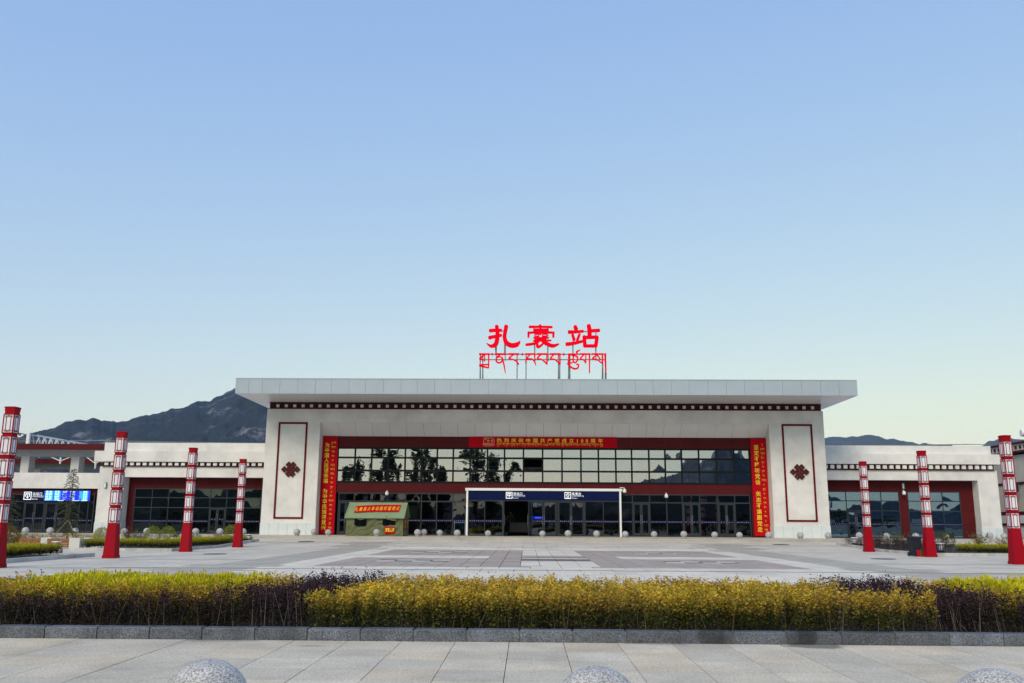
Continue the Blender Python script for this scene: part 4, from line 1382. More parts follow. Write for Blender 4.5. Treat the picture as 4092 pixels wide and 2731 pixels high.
for px, py, lab in ((823, 2643, 'large speckled granite ball at the bottom edge, left one'), (2386, 2672, 'large speckled granite ball at the bottom edge, middle one'), (3985, 2682, 'large speckled granite ball at the bottom edge, right one')):
    v = ray(px, py); p = CAMP + v * ((BPL + 2 * BRD - .006 - EYE) / v.z)
    o = big.build('ball_bollard', M['granite'], smooth=True)
    o.location = (p.x, p.y + .03, 0)
    tag(o, lab, 'bollard', 'granite balls on the front pavement')

# ------------------------------------------------------------------ green tent
TN = thing('canvas_tent', 'olive green canvas ridge tent with red sign standing before the glass front', 'tent', (0, 0, ZP))
tx0, tx1, ty0, ty1, tyr = -11.38, -7.78, 56.8, 59.4, 58.1
eh, rh = 1.18, 2.05


def canvas(fn, nu, nv, amp, seed, thick=.012):
    b = MB(); vs_ = []
    for j in range(nv + 1):
        for i in range(nu + 1):
            p, n = fn(i / nu, j / nv)
            e = min(i, nu - i, j, nv - j); e = min(1, e / 2)
            k = noise.fractal(Vector((p[0] * 1.3 + p[2] * 1.4 + seed, p[2] * 2.6 - p[0] * 2.2, seed + p[1])), .9, 2.0, 5)
            vs_.append(Vector(p) + Vector(n) * (amp * k * e))
    fs = [(j * (nu + 1) + i, j * (nu + 1) + i + 1, (j + 1) * (nu + 1) + i + 1, (j + 1) * (nu + 1) + i) for j in range(nv) for i in range(nu)]
    b.mesh(vs_, fs)
    return b


sag = lambda u: -.05 * math.sin(math.pi * u) * 0
canvas(lambda u, v: ((tx0 + (tx1 - tx0) * u, ty0 + .03 * v, eh * v), (0, -1, 0)), 64, 28, .10, 3).build('front_wall', M['tentbody'], TN, smooth=True, recalc=False)
canvas(lambda u, v: ((tx0 + (tx1 - tx0) * u, ty1, eh * v), (0, 1, 0)), 20, 8, .03, 5).build('back_wall', M['tentbody'], TN, smooth=True, recalc=False)
for xx, nm in ((tx0, -1), (tx1, 1)):
    canvas(lambda u, v: ((xx, ty0 + (ty1 - ty0) * u, (eh + (rh - eh) * (1 - abs(2 * u - 1))) * v), (nm, 0, 0)), 24, 16, .03, 8 + nm).build('end_wall', M['tentbody'], TN, smooth=True, recalc=False)
for s_, ye in ((0, ty0 - .10), (1, ty1 + .10)):
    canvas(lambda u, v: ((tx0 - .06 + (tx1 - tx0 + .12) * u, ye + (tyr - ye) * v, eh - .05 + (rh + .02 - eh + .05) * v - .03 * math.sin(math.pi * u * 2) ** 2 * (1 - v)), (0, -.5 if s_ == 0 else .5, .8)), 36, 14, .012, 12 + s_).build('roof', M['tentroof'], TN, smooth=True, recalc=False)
b = MB()
for xx in (tx0 - .06, tx1 + .06):
    b.bar((xx, ty0 - .1, eh - .04), (xx, tyr, rh + .03), .05); b.bar((xx, ty1 + .1, eh - .04), (xx, tyr, rh + .03), .05)
b.bar((tx0 - .06, tyr, rh + .03), (tx1 + .06, tyr, rh + .03), .06)
b.bar((tx0 - .06, ty0 - .1, eh - .06), (tx1 + .06, ty0 - .1, eh - .06), .03, .06)
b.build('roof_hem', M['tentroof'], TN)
for c4, drop in ((((390, 640), (775, 625), (368, 915), (760, 900)), ((450, 640), (560, 735), (720, 620))), (((1305, 590), (1715, 585), (1285, 885), (1690, 880)), ((1400, 580), (1590, 740), (1715, 755)))):
    P = lambda px, py, dy=-.02: (lambda v: (v.x, ty0 - .02 + dy, v.z - ZP))(at(1370 + px * .1234, 1990 + py * .1234, ty0))
    b = MB(); tl, tr, bl, br = [P(*p) for p in c4]
    tl = (tl[0], tl[1], min(tl[2], eh - .13)); tr = (tr[0], tr[1], min(tr[2], eh - .13))
    b.mesh([bl, br, tr, tl], [(0, 1, 2, 3)])
    wn_ = b.build('window', M['tentmesh'], TN, recalc=False)
    f = MB(); a0, a1, a2 = [P(p[0], p[1], -.05) for p in drop]
    up0 = (a0[0], a0[1] + .02, eh - .13); up2 = (a2[0] + .03, a2[1] + .02, eh - .13)
    mid = tuple((a0[i] + a2[i]) / 2 for i in range(3))
    f.mesh([a0, a1, a2, up2, up0, ((a0[0] + a2[0]) / 2, a1[1] - .05, eh - .2)], [(0, 1, 5), (1, 2, 5), (2, 3, 5), (3, 4, 5), (4, 0, 5)])
    f.build('window_flap', M['tentbody'], wn_, recalc=False)
# cloth signs on the tent
slope = Vector((0, tyr - ty0 + .10, rh + .02 - eh + .05)).normalized()
nrm = Vector((0, -slope.z, slope.y))


def roofpt(px, py):
    """photo point on the front roof slope"""
    v = ray(1370 + px * .1234, 1990 + py * .1234)
    o_ = Vector((0, ty0 - .10, ZP + eh - .05))
    t_ = (o_ - CAMP).dot(nrm) / v.dot(nrm)
    p = CAMP + v * t_; p.z -= ZP
    return p


g = MB(); n = 16; row1 = []; row0 = []
for i in range(n + 1):
    u = i / n
    top = (440 + (1900 - 440) * u, 280 - 40 * math.sin(min(1, u * 1.6) * math.pi / 2)); bot = (352 + (1815 - 352) * u, 498 - 32 * math.sin(min(1, u * 1.5) * math.pi / 2))
    row1.append(roofpt(*top) + nrm * .035); row0.append(roofpt(*bot) + nrm * .035)
g.mesh(row0 + row1, [(i, i + 1, n + 2 + i, n + 1 + i) for i in range(n)])
sgn_ = g.build('roof_sign', M['signred'], TN, recalc=False)
l = MB()
txt = '扎囊县火车站临时留观点'
for i, ch in enumerate(txt):
    u = (i + .5) / len(txt); k = min(n - 1, int(u * n)); f = u * n - k
    a = row0[k].lerp(row0[k + 1], f); c = row1[k].lerp(row1[k + 1], f)
    ux = Vector((1, 0, .02)); uz = (c - a); h = uz.length * .66; uz = uz.normalized()
    w = (row0[-1] - row0[0]).length / len(txt) * .9
    l = MB(); put_char(l, ch, a + uz * (c - a).length * .17 - ux * w * .5 + nrm * .006, ux, uz, w * .86, h * .92, .0)
    l.build('character', M['yellow'], sgn_, recalc=False)
q0, q1, q2, q3 = [(lambda v: (v.x, ty0 - .045, v.z - ZP))(at(1370 + p[0] * .1234, 1990 + p[1] * .1234, ty0)) for p in ((1355, 940), (1690, 940), (1352, 1165), (1675, 1165))]
s2 = MB().prism([(q2[0], q2[2]), (q3[0], q3[2]), (q1[0], q1[2]), (q0[0], q0[2])], ty0 - .055, ty0 - .04).build('notice', M['signred'], TN)
l = MB(); wch = (q1[0] - q0[0]) * .22
for i, ch in enumerate('旅客止步'): put_char(l, ch, (q2[0] + (q1[0] - q0[0]) * .07 + i * wch, ty0 - .058, (q2[2] + q0[2]) / 2 - .10), (1, 0, 0), (0, 0, 1), wch * .95, .26, .018)
l.build('lettering', M['yellow'], s2, recalc=False)
for yy, tx in ((57.35, '隔离'), (58.55, '观察')):
    pn = MB().box(tx1 + .035, tx1 + .05, yy - .16, yy + .16, .35, 1.08).build('notice', M['signred'], TN)
    l = MB()
    for i, ch in enumerate(tx): put_char(l, ch, (tx1 + .053, yy - .13, .74 - i * .27), (0, 1, 0), (0, 0, 1), .26, .26, .03)
    l.build('lettering', M['yellow'], pn, recalc=False)

# ------------------------------------------------------------------ leaves


def leaf_object(name, P, D, S, Wr, C, parent, mat=None):
    """P base points, D unit directions, S lengths, Wr half-width ratio, C colours: one kite-shaped face per leaf"""
    n = len(P)
    rv = RNG.normal(size=(n, 3)); side = np.cross(D, rv); side /= np.linalg.norm(side, axis=1)[:, None] + 1e-9
    S = np.asarray(S)[:, None]
    mid = P + D * S * .45
    V = np.empty((n, 4, 3)); V[:, 0] = P; V[:, 1] = mid + side * S * Wr; V[:, 2] = P + D * S; V[:, 3] = mid - side * S * Wr
    me = bpy.data.meshes.new(name)
    me.vertices.add(n * 4); me.vertices.foreach_set('co', V.reshape(-1).astype(np.float32))
    me.loops.add(n * 4); me.loops.foreach_set('vertex_index', np.arange(n * 4, dtype=np.int32))
    me.polygons.add(n); me.polygons.foreach_set('loop_start', np.arange(0, n * 4, 4, dtype=np.int32))
    me.update(calc_edges=True)
    a = me.attributes.new('Col', 'FLOAT_COLOR', 'FACE')
    cc = np.ones((n, 4), np.float32); cc[:, :3] = np.clip(C, 0, 1)
    a.data.foreach_set('color', cc.reshape(-1))
    me.materials.append(mat or M['leaf'])
    o_ = bpy.data.objects.new(name, me); COL.objects.link(o_)
    if parent is not None: o_.parent = parent
    return o_


def stem_object(name, A, B, r, parent, mat):
    """thin three-sided stems from A to B"""
    n = len(A); d = B - A; d /= np.linalg.norm(d, axis=1)[:, None] + 1e-9
    rv = np.tile(np.array([[.3, 1, .1]]), (n, 1)); a = np.cross(d, rv); a /= np.linalg.norm(a, axis=1)[:, None] + 1e-9; b = np.cross(d, a)
    r = np.broadcast_to(np.asarray(r), (n,))[:, None]
    V = np.empty((n, 6, 3))
    for k in range(3):
        w = a * math.cos(2.094 * k) + b * math.sin(2.094 * k)
        V[:, k] = A + w * r; V[:, 3 + k] = B + w * r * .55
    base = np.arange(n)[:, None, None] * 6
    F = (base + np.array([[0, 1, 4, 3], [1, 2, 5, 4], [2, 0, 3, 5]])[None]).reshape(-1)
    me = bpy.data.meshes.new(name)
    me.vertices.add(n * 6); me.vertices.foreach_set('co', V.reshape(-1).astype(np.float32))
    me.loops.add(n * 12); me.loops.foreach_set('vertex_index', F.astype(np.int32))
    me.polygons.add(n * 3); me.polygons.foreach_set('loop_start', np.arange(0, n * 12, 4, dtype=np.int32))
    me.update(calc_edges=True)
    me.materials.append(mat)
    o_ = bpy.data.objects.new(name, me); COL.objects.link(o_)
    if parent is not None: o_.parent = parent
    return o_


def unit(v):
    return v / (np.linalg.norm(v, axis=1)[:, None] + 1e-9)


def fields(P, seed, sc):
    """smooth random field, about -1..1"""
    r_ = np.random.default_rng(int(seed * 100)); out = np.zeros(len(P))
    for k in range(10):
        a_ = r_.uniform(0, 2 * math.pi); w_ = sc * r_.uniform(1.6, 5.2)
        out += np.sin((P[:, 0] * math.cos(a_) + P[:, 1] * math.sin(a_)) * w_ + r_.uniform(0, 6.28))
    return out / 4.2


def shrub_points(inside, x0, x1, y0, y1, dens):
    n = int((x1 - x0) * (y1 - y0) * dens)
    xy = np.c_[RNG.uniform(x0, x1, n), RNG.uniform(y0, y1, n)]
    xy = xy[inside(xy)]
    return xy[fields(np.c_[xy, xy[:, 0] * 0], 33.0, 2.2) > -.82]     # thin spots where a plant has failed


def make_hedge(label, xy, kind, group='clipped hedges in the front planting bed', z0=.05, scale=1.0, leafs=None, hbase=None):
    c = xy.mean(axis=0)
    t = thing('hedge', label, 'hedge', (float(c[0]), float(c[1]), z0), group)
    q = np.c_[xy - c, np.zeros(len(xy))]
    f1 = fields(np.c_[xy, xy[:, 0] * 0], 3.1, 1.6); f2 = fields(np.c_[xy, xy[:, 0] * 0], 7.7, 5.0)
    n = len(q)
    if kind == 'gold':
        H = (hbase or .42) + .04 * f1 + .05 * f2 + RNG.normal(0, .02, n); nl = leafs or 46; sz = .030; tall = RNG.random(n) < .04; H[tall] += RNG.uniform(.02, .07, tall.sum())
    elif kind == 'purple':
        H = (hbase or .40) + .04 * f1 + .05 * f2 + RNG.normal(0, .025, n); nl = leafs or 36; sz = .024; tall = RNG.random(n) < .06; H[tall] += RNG.uniform(.03, .12, tall.sum())
    else:
        H = (hbase or .455) + .03 * f1 + .035 * f2 + RNG.normal(0, .022, n); nl = leafs or 28; sz = .048
    if kind == 'purple' and scale == 1.0: H = H + np.where(u_of(xy) < outer(xy), .06, -.03)
    H *= scale
    lean = RNG.normal(0, .045, (n, 2)) * scale
    tip = np.c_[q[:, :2] + lean, H]
    idx = np.repeat(np.arange(n), nl); k = len(idx)
    if kind == 'lime':
        tt = RNG.uniform(.12, 1.0, k) ** .7
        P = q[idx] + (tip - q)[idx] * tt[:, None] + RNG.normal(0, .022 * scale, (k, 3)) * np.array([1, 1, .4])
        D = unit(np.c_[RNG.normal(0, .26, (k, 2)), np.ones(k)])
        S = sz * scale * RNG.uniform(.6, 1.35, k); W_ = .17
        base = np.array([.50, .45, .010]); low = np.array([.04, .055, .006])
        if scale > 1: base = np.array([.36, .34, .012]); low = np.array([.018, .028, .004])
    else:
        tt = np.clip(RNG.beta(1.7, 1.0, k), 0.04, 1)
        P = q[idx] + (tip - q)[idx] * tt[:, None] + RNG.normal(0, .016 * scale, (k, 3))
        ang = RNG.uniform(0, 2 * math.pi, k)
        D = unit(np.c_[np.cos(ang), np.sin(ang), RNG.uniform(-.1, 1.0, k)])
        S = sz * scale * RNG.uniform(.45, 1.45, k); W_ = .30
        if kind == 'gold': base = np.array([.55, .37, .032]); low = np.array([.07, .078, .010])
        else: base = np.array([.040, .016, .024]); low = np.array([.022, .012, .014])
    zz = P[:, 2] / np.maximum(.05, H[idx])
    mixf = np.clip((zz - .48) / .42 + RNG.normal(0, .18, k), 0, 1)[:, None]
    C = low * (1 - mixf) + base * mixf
    tone = 1 + .35 * f2[idx] + .25 * f1[idx] + RNG.normal(0, .2, k)
    C = C * np.clip(tone, .4, 1.7)[:, None]
    if kind == 'gold':          # some leaves turned brown, some still green
        r = RNG.random(k); C[r < .13] *= np.array([.62, .52, .6]); C[r > .9] *= np.array([.62, .95, .8])
        pat = (fields(np.c_[xy, xy[:, 0] * 0], 21.0, .9) > .12)[idx]; C[pat] *= np.array([.86, .80, .9])
    if kind == 'purple':
        r = RNG.random(k); C[r < .10] = np.array([.10, .055, .035]) * RNG.uniform(.6, 1.2, (int((r < .10).sum()), 1))
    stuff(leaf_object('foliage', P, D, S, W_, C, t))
    ks = RNG.random(n) < {'gold': .22, 'purple': .22, 'lime': .12}[kind]
    A = q[ks].copy(); A[:, :2] += RNG.normal(0, .075, (ks.sum(), 2)); A[:, 2] -= .02
    stuff(stem_object('stems', A, tip[ks] * np.array([1, 1, .94]), RNG.uniform(.0022, .0050, ks.sum()), t, M['twig' if kind == 'purple' else 'stem']))
    return t


HX = 1.0
u_of = lambda xy: np.abs(xy[:, 0] - HX)
wob = lambda xy: .10 * np.sin(xy[:, 1] * 3.1) + .06 * np.sin(xy[:, 1] * 7.3 + 1)
inner = lambda xy: 3.52 - .60 * np.clip((xy[:, 1] - 10.2) / 2.7, 0, 1) ** .8 + wob(xy) * .6
outer = lambda xy: inner(xy) + .90 + .15 * np.clip((11.0 - xy[:, 1]), 0, 1)
lens0 = lambda xy: 4.55 + .35 * np.clip(11.6 - xy[:, 1], 0, 2)      # inner end of the lime patch
lens1 = lambda xy: 7.35 + .2 * np.sin(xy[:, 1] * 2)
frontgold = lambda xy: 10.72 + .10 * np.sin(xy[:, 0] * 1.7)
frontpurp = lambda xy: 10.48 + .05 * np.sin(xy[:, 0] * 2.3 + 1)
back = lambda xy: 12.72 + .06 * np.sin(xy[:, 0] * 2.9)
Y0, Y1 = 10.20, 12.98
gold_c = shrub_points(lambda p: u_of(p) < inner(p), -3, 5, Y0, Y1, 215)
make_hedge('broad golden yellow clipped hedge filling the middle of the front bed', gold_c, 'gold')
for sg, side in ((-1, 'left'), (1, 'right')):
    bx = (HX - 9.4, HX - 3.0) if sg < 0 else (HX + 3.0, HX + 9.4)
    ins_p = lambda p: ((u_of(p) >= inner(p)) & (u_of(p) < outer(p))) | ((u_of(p) >= outer(p)) & (p[:, 1] < frontpurp(p))) | ((u_of(p) >= outer(p) + .9) & (p[:, 1] > back(p)))
    ins_l = lambda p: (u_of(p) > lens0(p)) & (u_of(p) < (lens1(p) if sg < 0 else 9.6)) & (p[:, 1] > frontgold(p) + .25) & (p[:, 1] < back(p))
    ins_g = lambda p: (u_of(p) >= outer(p)) & ~ins_l(p) & (p[:, 1] >= frontpurp(p)) & (p[:, 1] < back(p))
    make_hedge('dark purple hedge with bare twigs along the %s front of the bed' % side, shrub_points(ins_p, *bx, Y0, Y1, 300), 'purple')
    make_hedge('golden yellow hedge strip around the lime hedge at %s' % side, shrub_points(ins_g, *bx, Y0, Y1, 215), 'gold', hbase=.43)
    make_hedge('bright lime feathery hedge in the %s part of the front bed' % side, shrub_points(ins_l, *bx, Y0, Y1, 420), 'lime')

# ------------------------------------------------------------------ planting beds beside the plaza


def bed_box(name, x0, x1, y0, y1, sides):
    """soil with kerb stones along the named sides"""
    n = 10; ys = np.linspace(y0 + .1, y1 - .1, n + 1); s_ = MB()
    for a, c in zip(ys[:-1], ys[1:]):
        za, zc = ground_z(a) + .06, ground_z(c) + .06
        s_.mesh([(x0 + .1, a, za), (x1 - .1, a, za), (x1 - .1, c, zc), (x0 + .1, c, zc)], [(0, 1, 2, 3)])
    so = structure(s_.build(name, M['soil'], recalc=False))
    L = .6

    def stone(a, c):
        b = MB(); b.col = shade((1, 1, 1), .12)
        if a[0] == c[0]:
            w0, w1 = a[0] - .075, a[0] + .075
            b.mesh([(w0, a[1] + .004, ground_z(a[1]) - .03), (w1, a[1] + .004, ground_z(a[1]) - .03), (w1, c[1] - .004, ground_z(c[1]) - .03), (w0, c[1] - .004, ground_z(c[1]) - .03),
                    (w0, a[1] + .004, ground_z(a[1]) + .125), (w1, a[1] + .004, ground_z(a[1]) + .125), (w1, c[1] - .004, ground_z(c[1]) + .125), (w0, c[1] - .004, ground_z(c[1]) + .125)],
                   [(4, 5, 6, 7), (0, 1, 5, 4), (1, 2, 6, 5), (2, 3, 7, 6), (3, 0, 4, 7)])
        else:
            z = ground_z(a[1]); b.cbox(a[0] + .004, c[0] - .004, a[1] - .075, a[1] + .075, z - .03, z + .125, .008)
        b.build('kerb_stone', M['kerb2'], so, recalc=False)
    if 'f' in sides or 'b' in sides:
        for yy in [v for k, v in (('f', y0 + .075), ('b', y1 - .075)) if k in sides]:
            xx = x0
            while xx < x1 - .01: stone((xx, yy), (min(xx + L, x1), yy)); xx += L
    for xx in [v for k, v in (('l', x0 + .075), ('r', x1 - .075)) if k in sides]:
        yy = y0 + .152
        while yy < y1 - .2: stone((xx, yy), (xx, min(yy + L, y1 - .152))); yy += L
    return so


bed_box('planting_bed', -19.2, -14.85, 37.9, 50.4, 'fr')
bed_box('planting_bed', -22, -15.35, 20.5, 32.2, 'rb')
bed_box('planting_bed', 16.95, 27.5, 38.6, 50.4, 'lf')
bed_box('planting_bed', -31, -21.0, 44.6, 50.0, 'fr')

GB = 'hedges in the side beds'
box_pts = lambda x0, x1, y0, y1, dens: np.c_[RNG.uniform(x0, x1, int(abs((x1 - x0) * (y1 - y0)) * dens)), RNG.uniform(y0, y1, int(abs((x1 - x0) * (y1 - y0)) * dens))]
far = dict(group=GB, scale=1.12)
p = np.r_[box_pts(-18.9, -15.1, 38.15, 39.1, 230), box_pts(-15.9, -15.05, 39.1, 50.0, 200)]
make_hedge('lime clipped hedge behind the red columns on the left', p, 'lime', z0=.07, leafs=20, hbase=.33, **far)
p = box_pts(-17.05, -16.0, 20.8, 31.2, 260)
make_hedge('lime clipped hedge at the left edge beside the nearest column', p, 'lime', z0=.05, leafs=20, hbase=.33, **far)
make_hedge('low yellow hedge under the staked young conifer', box_pts(-30, -21.3, 44.9, 46.0, 90), 'gold', z0=.09, leafs=18, **far)
make_hedge('lime clipped hedge behind the two columns on the right', box_pts(18.6, 27.2, 38.9, 39.9, 230), 'lime', z0=.06, leafs=20, hbase=.33, **far)
p = np.r_[box_pts(17.15, 18.1, 39.0, 50.0, 90)]
make_hedge('dark purple low hedge behind the litter bin', p, 'purple', z0=.06, leafs=24, group=GB, scale=1.25)


def ball_shrub(label, loc, r, col, n=1500, squash=1.15, stemh=.12):
    t = thing('shrub', label, 'shrub', loc, 'shrubs in the side beds')
    d = unit(RNG.normal(size=(n, 3))); rr = r * RNG.uniform(.72, 1.04, n)
    P = d * rr[:, None]; P[:, 2] = P[:, 2] * squash + r * squash + stemh
    D = unit(d * .5 + RNG.normal(0, .4, (n, 3)) + np.array([0, 0, .6]))
    C = np.array(col) * RNG.uniform(.5, 1.4, (n, 1))
    stuff(leaf_object('foliage', P, D, RNG.uniform(.03, .06, n), .24, C, t))
    MB().tube((0, 0, -.05), (0, 0, r * 1.2), .025, .012, 6).build('stem', M['stem'], t)
    return t


def loose_shrub(label, loc, r, h, col, n=700, twigs=26):
    t = thing('shrub', label, 'shrub', loc, 'shrubs in the side beds')
    A = np.zeros((twigs, 3)); A[:, :2] = RNG.normal(0, .05, (twigs, 2))
    B = np.c_[RNG.normal(0, r * .6, (twigs, 2)), RNG.uniform(.5, 1.0, twigs) * h]
    stuff(stem_object('stems', A, B, .006, t, M['stem']))
    i = RNG.integers(0, twigs, n); tt = RNG.uniform(.35, 1.05, n)[:, None]
    P = A[i] + (B - A)[i] * tt + RNG.normal(0, .05, (n, 3))
    D = unit(RNG.normal(size=(n, 3)) + np.array([0, 0, .5]))
    stuff(leaf_object('foliage', P, D, RNG.uniform(.04, .08, n), .28, np.array(col) * RNG.uniform(.5, 1.4, (n, 1)), t))
    return t


def gp(px, py, z=0.0):
    v = ray(px, py); return CAMP + v * ((z - EYE) / v.z)


def on(px, Yq): return (X(px, Yq, 2150), Yq, ground_z(Yq) + .06)


DG = (.28, .29, .022)
ball_shrub('round clipped shrub left of the second red column', on(407, 40.5), .34, DG)
ball_shrub('round clipped shrub right of the second red column, left of two', on(608, 41), .36, DG)
ball_shrub('round clipped shrub right of the second red column, right of two', on(668, 41.2), .36, DG)
ball_shrub('round clipped shrub just left of the fourth column', on(921, 46), .36, DG)
ball_shrub('rusty round shrub at the left edge behind the nearest column', on(36, 34), .36, (.16, .10, .015))
ball_shrub('dark clipped ball right of the second right column', on(3754, 43), .36, (.085, .085, .012))
ball_shrub('smaller dark clipped ball on the right beside another', on(3788, 44), .33, (.075, .085, .014))
loose_shrub('loose reddish shrub behind the second red column', on(513, 47), .4, .75, (.14, .06, .03))
loose_shrub('pale leafy shrub between the round shrubs on the left', on(540, 45.5), .4, .5, (.22, .20, .16))
loose_shrub('thin bare shrub before the left wing window', on(575, 47), .45, .5, (.16, .13, .09), n=300)
loose_shrub('dull green shrub right of the two round shrubs', on(692, 46), .4, .6, (.10, .10, .03))
loose_shrub('pale twiggy shrub right of the third column', on(776, 46), .4, .6, (.24, .22, .18), n=420)
loose_shrub('pale twiggy shrub left of the fourth column', on(872, 47), .4, .55, (.24, .22, .18), n=420)
loose_shrub('bright green shrub behind the litter bin', on(3583, 46), .4, .85, (.13, .19, .02))
loose_shrub('rusty thin shrub behind the litter bin', on(3610, 45), .45, .8, (.15, .09, .04), n=420)
loose_shrub('thin brown shrub right of the first right column', on(3505, 47), .45, .7, (.14, .09, .05), n=420)
loose_shrub('yellowish loose shrub in the right hedge before the end pillar', on(3908, 43), .42, .85, (.22, .20, .06), n=900)
loose_shrub('yellowish loose shrub beside the last right column', on(4018, 42), .35, .7, (.24, .19, .07), n=600)
loose_shrub('yellow brown shrub behind the hedge at the left edge', on(70, 42), .5, .6, (.20, .16, .03), n=800)


def conifer(label, loc, h, spread, n_br=70, seed=1):
    rs = np.random.default_rng(seed)
    t = thing('conifer', label, 'tree', loc, 'young conifers by the exit hall')
    b = MB(); b.tube((0, 0, -.1), (0, 0, h * .6), .05, .03, 8); b.tube((0, 0, h * .6), (.03, 0, h), .03, .006, 6)
    tr = b.build('trunk', M['bark'], t)
    A = []; B = []; P = []; D = []; C = []; S = []
    for k in range(n_br):
        f = .10 + .88 * (k / n_br); z = h * f
        ang = k * 2.4 + rs.uniform(-.3, .3); L = spread * (1 - f) ** .75 * rs.uniform(.65, 1.1) + .10
        d = np.array([math.cos(ang), math.sin(ang), 0]); pts = [np.array([0, 0, z])]
        for j in range(1, 6):
            u = j / 5; pts.append(np.array([0, 0, z]) + d * L * u + np.array([0, 0, L * (.35 * u - .55 * u * u)]))
        for j in range(5):
            A.append(pts[j]); B.append(pts[j + 1])
            for q_ in range(int(11 * L / spread + 3)):
                u = rs.uniform(); c = pts[j] * (1 - u) + pts[j + 1] * u
                P.append(c + rs.normal(0, .02, 3)); dd = d * rs.uniform(.2, 1) + np.array([-d[1], d[0], 0]) * rs.normal(0, .8) + np.array([0, 0, rs.normal(-.15, .3)])
                D.append(dd); S.append(rs.uniform(.06, .15)); C.append(np.array([.075, .095, .040]) * rs.uniform(.5, 1.5) if rs.random() < .8 else np.array([.12, .11, .04]))
    stuff(stem_object('branches', np.array(A), np.array(B), .008, t, M['bark']))
    stuff(leaf_object('crown', np.array(P), unit(np.array(D)), np.array(S), .10, np.array(C), t))
    return t


ty_ = 46.5
tl_ = (X(268, ty_, 2140), ty_, ground_z(ty_) + .05)
conifer('staked young conifer standing before the blue timetable display', tl_, Z(1868, ty_, 290) - tl_[2], .85, 80, 3)
st = thing('tree_stakes', 'pale timber stakes propping the young conifer', 'stakes', tl_)
for dx, dy in ((-.85, -.3), (.75, -.3), (0, .9)):
    MB().tube((dx, dy, -.05), (dx * .04, dy * .04, 1.12), .028, .024, 7).build('stake', simple('stake_wood', (.36, .30, .21), .8, var=.2, scale=8), st)
MB().lathe(0, 0, [(.07, 1.02), (.075, 1.1), (.06, 1.14)], 10).build('binding', M['wood'], st)
tl2 = (X(20, 44, 2140), 44, .05)
conifer('drooping young conifer half hidden by the leftmost column', tl2, 2.6, 1.0, 60, 5)
MB().tube((0, 0, 0), (.0, .05, 0), .01)
sk = MB().tube((.62, -.3, -.05), (.05, 0, 1.0), .03, .026, 7).build('tree_stake', M['stem'], loc=tl2)
tag(sk, 'timber stake leaning beside the leftmost column', 'stake')

# benches with timber slats between stone ends
def bench(label, px0, px1, Yb, stone=True):
    x0, x1 = X(px0, Yb, 2170), X(px1, Yb, 2170); z = ground_z(Yb)
    t = thing('bench', label, 'bench', (x0, Yb, z), 'timber benches by the left beds')
    w = x1 - x0
    for k in range(4): MB().cbox(0, w, k * .115, k * .115 + .095, .40, .435, .006).build('seat_slat', M['wood'], t)
    for k in range(4): MB().box(0, w, -.03, -.005, .06 + k * .09, .06 + k * .09 + .075).build('front_slat', M['wood'], t)
    for xx in (.02, w - .1): MB().box(xx, xx + .08, .02, .42, 0, .398).build('leg', M['concrete'], t)
    if stone: MB().cbox(w + .02, w + .5, -.05, .48, 0, .47, .015).build('stone_end', M['concrete'], t)
    return t


bench('timber slat bench at the far left behind the lime hedge', 73, 162, 41.5)
bench('timber slat bench beside the small white lantern', 188, 276, 40.8)

# small lawn lanterns
def lawn_lamp(label, px, py_base, py_top, Yl):
    p = (X(px, Yl, py_base), Yl, ground_z(Yl) + .05)
    h = max(.3, Z(py_top, Yl, px) - p[2])
    t = thing('lawn_lantern', label, 'lantern', p, 'small white lanterns in the beds')
    s_ = .13
    MB().sq(0, 0, [(s_ * .6, 0), (s_ * .6, h * .3), (s_ * .9, h * .31), (s_ * .9, h * .36)]).build('base', M['black'], t)
    MB().sq(0, 0, [(s_ * .8, h * .36), (s_ * .8, h * .92)]).build('glass', M['lampwhite'], t)
    b = MB()
    for k in (-1, 1):
        for dx in (-.45, .45):
            b.box(dx * s_ - .012, dx * s_ + .012, min(k * s_ * .81, k * s_ * .9), max(k * s_ * .81, k * s_ * .9), h * .36, h * .92)
            b.box(min(k * s_ * .81, k * s_ * .9), max(k * s_ * .81, k * s_ * .9), dx * s_ - .012, dx * s_ + .012, h * .36, h * .92)
        for zz in (.46, .80):
            b.box(-s_ * .9, s_ * .9, min(k * s_ * .82, k * s_ * .91), max(k * s_ * .82, k * s_ * .91), h * zz, h * zz + .02)
            b.box(min(k * s_ * .82, k * s_ * .91), max(k * s_ * .82, k * s_ * .91), -s_ * .9, s_ * .9, h * zz, h * zz + .02)
    b.build('lattice', M['black'], t)
    MB().sq(0, 0, [(s_ * 1.05, h * .92), (s_ * 1.05, h * .96), (s_ * .7, h)]).build('cap', M['white'], t)


lawn_lamp('small white lattice lantern before the timber bench', 223, 2192, 2164, 36.0)
lawn_lamp('small white lantern left of the second red column', 353, 2165, 2150, 41)
lawn_lamp('small white lantern left of the third red column', 696, 2165, 2149, 41)
lawn_lamp('small white lantern right of the fourth red column', 993, 2155, 2136, 49)
lawn_lamp('small white lantern before the dark clipped balls on the right', 3759, 2190, 2171, 39.6)
lawn_lamp('small dark topped lantern left of the first right column', 3414, 2165, 2148, 48)

